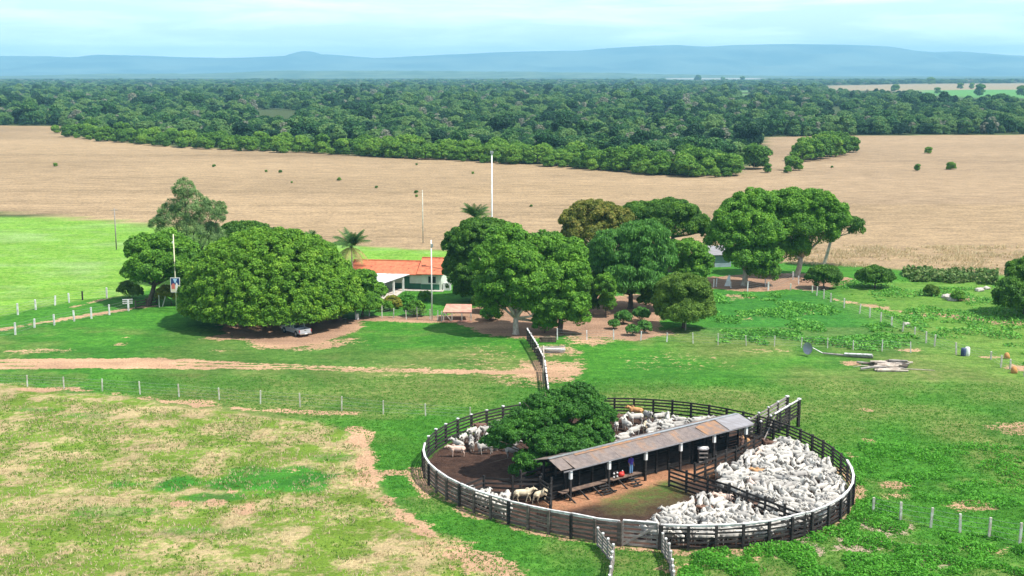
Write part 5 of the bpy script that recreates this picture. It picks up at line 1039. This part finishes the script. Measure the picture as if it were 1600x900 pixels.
def herd(poly, n, label, group, fences=(), field=0., dmin=.405, mix=(), far=None, seed=1):
    pg = np.array([p[:2] for p in poly]); lo, hi = pg.min(0), pg.max(0); k = 0; r = np.random.default_rng(seed); m = 70000
    x = r.uniform(lo[0], hi[0], m); y = r.uniform(lo[1], hi[1], m); a = field + (vnoise(x, y, 3.5, 5) - .5) * 5 + r.normal(size=m) * .35 + math.pi * (r.random(m) < .5); ok = np.ones(m, bool)
    for d in (-.8, 0, .9):
        qx, qy = x + np.cos(a) * d, y + np.sin(a) * d; ok &= inside(qx, qy, pg) & (sdp(qx, qy, RINGP) > .45)
        for f in fences: ok &= dist(qx, qy, np.array(f)[:, :2]) > .42
    for x_, y_, a_ in zip(x[ok], y[ok], a[ok]):
        if k >= n: break
        d = np.array([-.5, 0, .5]); q = np.stack([x_ + math.cos(a_) * d, y_ + math.sin(a_) * d], 1)
        if len(cows):
            C_ = np.array(cows)
            if (np.hypot(C_[:, None, 0] - q[:, 0], C_[:, None, 1] - q[:, 1]) < dmin).any(): continue
        cow(x_, y_, a_, label, group, 'white', s=r.uniform(.70, .86)); k += 1
    print(group, k); return k
def single(px, py, hdg, label, hide='white', var=None, s=1.0):
    p = P(px, py); cow(p[0], p[1], R(hdg), label, None, hide, var, s * .80)
single(818, 784, 5, 'cream cow walking right in the small pen, left of its companion', 'cream', 4)
single(846, 785, 38, 'whitish cow walking right behind the cream one toward the black post', 'cream', 4, .98)
single(1188, 751, 172, 'tan-orange cow in the middle of the packed right pen', 'tan', 0)
single(1203, 706, 160, 'dark brown cow near the rear of the packed right pen', 'brown', 2)
single(1160, 706, 75, 'dark brown and white cow squeezed at the shed corner of the right pen', 'brown', 1)
single(1163, 697, 130, 'tan cow at the left rear corner of the right pen', 'tan', 3, .8)
single(1185, 722, 60, 'pale reddish cow left of centre in the right pen', 'pinkish', 1)
single(1173, 769, 100, 'pale reddish cow near the dividing fence in the right pen', 'pinkish', 0)
single(1131, 791, 175, 'pale reddish cow at the back of the front right pen', 'pinkish', 0)
single(1176, 801, 200, 'dark brown calf by the dividing fence in the front right pen', 'brown', 0, .75)
single(1102, 806, 190, 'brown-backed cow inside the front right pen', 'brown', 0, .8)
single(993, 652, 160, 'orange-tan cow standing at the back fence of the rear pen', 'tan', 0)
single(1008, 676, 260, 'cream cow showing its rump in the rear pen beside the roof', 'cream', 0)
single(971, 662, 180, 'dark brown cow by the tree in the rear pen', 'brown', 0, .9)
single(1043, 664, 80, 'white cow with a black neighbour gap in the rear pen, right part', 'white', 0)
single(750, 676, 200, 'reddish-brown and white cow at the back of the left pen', 'brown', 1, .9)
single(714, 714, 185, 'nearest white cow of the left pen, side-on with pinkish back', 'pinkish', 0)
single(757, 710, 190, 'white cow standing alone beside the overhanging tree in the left pen', 'white', 5)
single(776, 800, 190, 'pinkish cow lying low against the near fence of the small pen', 'pinkish', 3, .8)
single(800, 716, 170, 'white cow half hidden under the tree in the left pen', 'white', 2)
g = lambda l, z=0.: [P(a, b, z) for a, b in l]
F3P = [P(1086,724,1.7), P(1150,699,1.7), P(1192,676,1.7)]
herd(g([(1108,760),(1113,748),(1128,738),(1160,722),(1190,700),(1215,697),(1250,705),(1330,730),(1345,770),(1290,830),(1240,815),(1180,792),(1140,777),(1112,768)]), 185, 'white humped cow in the densely packed right-hand pen', 'cattle packed into the right-hand pen', (F2P, F3P), .3, mix=(), seed=2)
herd(g([(1000,835),(1020,822),(1050,806),(1080,797),(1100,785),(1125,784),(1170,795),(1270,825),(1250,850),(1100,875),(1035,868)]), 90, 'white humped cow in the front right pen along the white-capped fence', 'cattle in the front right pen', (F2P,), 0., seed=3)
herd(g([(950,690),(960,668),(985,655),(1020,652),(1100,660),(1130,665),(1100,680),(1040,700),(960,715)]), 30, 'white humped cow in the rear pen behind the tin roof', 'cattle in the rear pen', ([S(-1.6, 4.2, 0), S(21, 4.2, 0)],), .2, seed=4)
herd(g([(698,706),(705,690),(740,676),(790,664),(850,662),(860,680),(840,700),(800,712),(770,710),(735,712)]), 26, 'white humped cow in the left pen between fence and tree', 'cattle in the left pen', (), .4, seed=5, dmin=.6)
herd(g([(690,772),(725,776),(756,775),(800,778),(806,800),(790,835),(690,810)]), 14, 'white humped cow crowded against the near fence of the small pen', 'cattle in the small pen', (F1P,), .3, seed=6)

def man():
    p = S(7.55, .45, .75); t = thing('person', 'man in a purple-blue shirt and jeans standing on the catwalk under the roof', 'person', tuple(p), None, R(-60)); sk = pm('skin', (.30, .17, .11), (.26, .14, .09), 4, .6)
    m = MB(); m.tube([(0, 0, .92), (0, 0, 1.1), (0, 0, 1.32), (0, 0, 1.43)], [.155, .14, .175, .09], 12); m.tube([(0, 0, 1.42), (.02, 0, 1.53)], [.06, .055], 8); m.ell((.03, 0, 1.62), (.10, .08, .125), 12, 10); m.ell((.13, 0, 1.60), (.025, .018, .025), 6, 4)
    for s in (-1, 1):
        m.ell((.03, s * .083, 1.61), (.02, .012, .032), 6, 4); m.tube([(0, s * .17, 1.38), (-.02, s * .23, 1.12), (.08, s * .24, .90), (.12, s * .235, .84)], [.065, .05, .035, .03], 8)
        for k in range(4): m.tube([(.12, s * .235, .84), (.13 + .018 * (k - 1.5), s * (.235 + .004 * k), .76), (.145 + .018 * (k - 1.5), s * .225, .70 + .01 * abs(k - 1.5))], [.022, .013, .01], 5)
        m.tube([(.13, s * .22, .83), (.165, s * .2, .77)], [.014, .01], 5)
        m.tube([(0, s * .09, .95), (.02, s * .10, .5), (0, s * .11, .1)], [.10, .07, .048], 10); m.tube([(-.04, s * .11, .05), (.17, s * .12, .04)], [.05, .045], 8)
    b = fuse(m, .012, .4, 'body', 2); b.materials.append(sk); link('body', b, t)
    m = MB(); m.tube([(0, 0, .88), (0, 0, 1.1), (0, 0, 1.33), (0, 0, 1.455)], [.175, .165, .195, .10], 14)
    for s in (-1, 1): m.tube([(0, s * .16, 1.39), (-.02, s * .235, 1.12), (.0, s * .24, 1.06)], [.085, .07, .065], 10)
    sh = fuse(m, .015, .4, 'shirt', 2); sh.materials.append(pm('purple_cloth', (.11, .06, .42), (.07, .04, .30), 3, .9)); link('shirt', sh, t)
    m = MB(); m.ell((0, 0, .95), (.165, .18, .12), 12, 8)
    for s in (-1, 1): m.tube([(0, s * .09, .95), (.02, s * .10, .5), (0, s * .11, .09)], [.115, .088, .075], 10)
    tr = fuse(m, .015, .4, 'trousers', 2); tr.materials.append(pm('denim', (.16, .30, .50), (.10, .20, .36), 4, .9)); link('trousers', tr, t)
    link('hat', MB().tube([(.02, 0, 1.70), (.02, 0, 1.715)], [.17, .165], 16).tube([(.02, 0, 1.71), (.02, 0, 1.80)], [.10, .085], 14).mesh('hat', pm('straw_hat', (.5, .42, .28), (.4, .33, .2), 4, .9)), t)
man()

print('T', time.time() - T0)
# ------------------------------------------------------------------ small shrubs on the stubble, weeds and grass
for i, (px, py, s) in enumerate([(87,260,.9),(334,261,.7),(416,269,.6),(438,270,.7),(530,282,.7),(456,286,.4),(588,294,.5),(739,272,.6),(902,321,.6),(830,323,.4),(651,258,.5),(650,302,.6),(651,308,.5),(1430,262,.5),(1300,262,.5)]):
    p = P(px, py); o = link('stubble_shrub', belt_vars[i % 5][0], None, tuple(p)); o.scale = (.2 * s, .2 * s, .16 * s); tag(o, 'tiny dark shrub dotted on the tan stubble field', 'shrub', 'tiny shrubs on the tan field')
def tufts(name, n, regions, hgt, mat, seed, blades=3, width=.05, clump=None, label=None, cat=None):
    r = np.random.default_rng(seed); out_x, out_y = [], []
    for pg, frac in regions:
        lo, hi = pg.min(0), pg.max(0); m = int(n * frac); x = r.uniform(lo[0], hi[0], m * 3); y = r.uniform(lo[1], hi[1], m * 3); k = inside(x, y, pg) & (sdp(x, y, RINGP) < -.3)
        k &= r.random(len(x)) < np.clip((158 - y) / 45, 0, 1) if name == 'grass' else True
        if clump is not None: k &= fbm(x, y, clump[0], clump[2]) > clump[1]
        out_x.append(x[k][:m]); out_y.append(y[k][:m])
    x = np.concatenate(out_x); y = np.concatenate(out_y); n = len(x); x = np.repeat(x, blades) + r.normal(size=n * blades) * .07; y = np.repeat(y, blades) + r.normal(size=n * blades) * .07
    m = len(x); h = hgt * r.uniform(.5, 1.4, m); a = r.uniform(0, 6.283, m); w = width * r.uniform(.6, 1.4, m); lx = r.normal(size=m) * h * .35; ly = r.normal(size=m) * h * .35
    V = np.stack([np.c_[x - np.cos(a) * w, y - np.sin(a) * w, np.zeros(m)], np.c_[x + np.cos(a) * w, y + np.sin(a) * w, np.zeros(m)], np.c_[x + lx, y + ly, h]], 1).reshape(-1, 3)
    o = link(name, mesh_np(name, V, np.arange(3 * m).reshape(m, 3), mat)); tag(o, label, cat, kind='stuff')
def weeds(name, n, regions, hgt, leaf, mat, seed, clump, label, cat):
    r = np.random.default_rng(seed); C, N = [], []
    for pg, frac in regions:
        lo, hi = pg.min(0), pg.max(0); m = int(n * frac); x = r.uniform(lo[0], hi[0], m * 4); y = r.uniform(lo[1], hi[1], m * 4); f = fbm(x, y, clump[0], seed, 3); k = inside(x, y, pg) & (f > clump[1]) & (sdp(x, y, RINGP) < -.3); x, y, f = x[k][:m], y[k][:m], f[k][:m]
        C.append(np.c_[x, y, hgt * r.uniform(.1, 1, len(x)) * np.clip((f - clump[1]) * 6 + .25, 0, 1.2)]); N.append(r.normal(size=(len(x), 3)) * .6 + np.array([0, 0, .9]))
    V, Fq = leaves(np.vstack(C), np.vstack(N), leaf, 0, r); o = link(name, mesh_np(name, V, Fq, mat)); tag(o, label, cat, kind='stuff')
straw = leaf_mat('straw_blades', (.44, .34, .18), (.56, .45, .26), (.68, .58, .36), .35); grn = leaf_mat('grass_blades', (.055, .19, .016), (.085, .27, .025), (.14, .34, .04), .35); grn2 = leaf_mat('meadow_blades', (.07, .17, .02), (.13, .24, .03), (.22, .30, .06), .25); brt = leaf_mat('bright_blades', (.10, .32, .015), (.16, .42, .03), (.26, .48, .07), .3)
DM = W2([(-40,612),(120,625),(330,645),(500,662),(565,700),(580,745),(640,815),(760,885),(790,930),(-60,930)])
LWN = W2([(-60,585),(900,590),(1700,600),(1750,930),(800,930),(640,800),(590,740),(570,680),(400,640),(0,600)]); MIDL = W2([(-80,480),(300,500),(1040,530),(1500,560),(1700,600),(900,600),(-80,590)])
tufts('straw_grass', 7000, [(DM, 1)], .20, straw, 3, 3, .035, (3, -.06, 21)); tufts('meadow_grass', 7000, [(DM, 1)], .16, grn2, 4, 3, .04, (3, -.02, 71))
tufts('grass', 45000, [(LWN, 1)], .09, grn, 5, 3, .05)
tufts('dry_field_grass', 3000, [(W2([(1180,385),(1600,385),(1640,436),(1480,428),(1340,418),(1180,410)]), 1)], .5, straw, 7, 3, .07, (5, -.02, 12))
weeds('weeds', 42000, [(W2([(1045,862),(1140,858),(1260,840),(1330,800),(1345,770),(1420,780),(1500,830),(1620,850),(1620,940),(1060,940)]), .75), (W2([(1290,690),(1620,700),(1620,800),(1350,780)]), .25)], .42, .17, leaf_mat('weed_leaf', (.05, .20, .012), (.09, .33, .022), (.15, .44, .04), .4), 8, (2.2, -.01), 'bright green leafy weeds growing round the corral fence', 'weeds')
weeds('ground_cover', 22000, [(W2([(1112,452),(1270,455),(1460,540),(1500,556),(1120,536)]), .5), (W2([(1290,440),(1400,428),(1600,434),(1700,600),(1500,545),(1400,505)]), .5)], .45, .30, leaf_mat('cover_leaf', (0.046, 0.179, 0.022), (0.094, 0.309, 0.035), (0.187, 0.439, 0.050), .25), 9, (5, .02), 'low leafy growth between the two far fences', 'ground cover')
weeds('reeds', 4200, [(W2([(1410,425),(1560,430),(1560,446),(1410,440)]), 1)], 1.1, .5, leaf_mat('reed_leaf', (.05, .12, .02), (.10, .19, .035), (.20, .25, .08), .25), 10, (4, -.07), 'tall grass strip along the lower edge of the tan field', 'tall grass')
print('T', time.time() - T0)
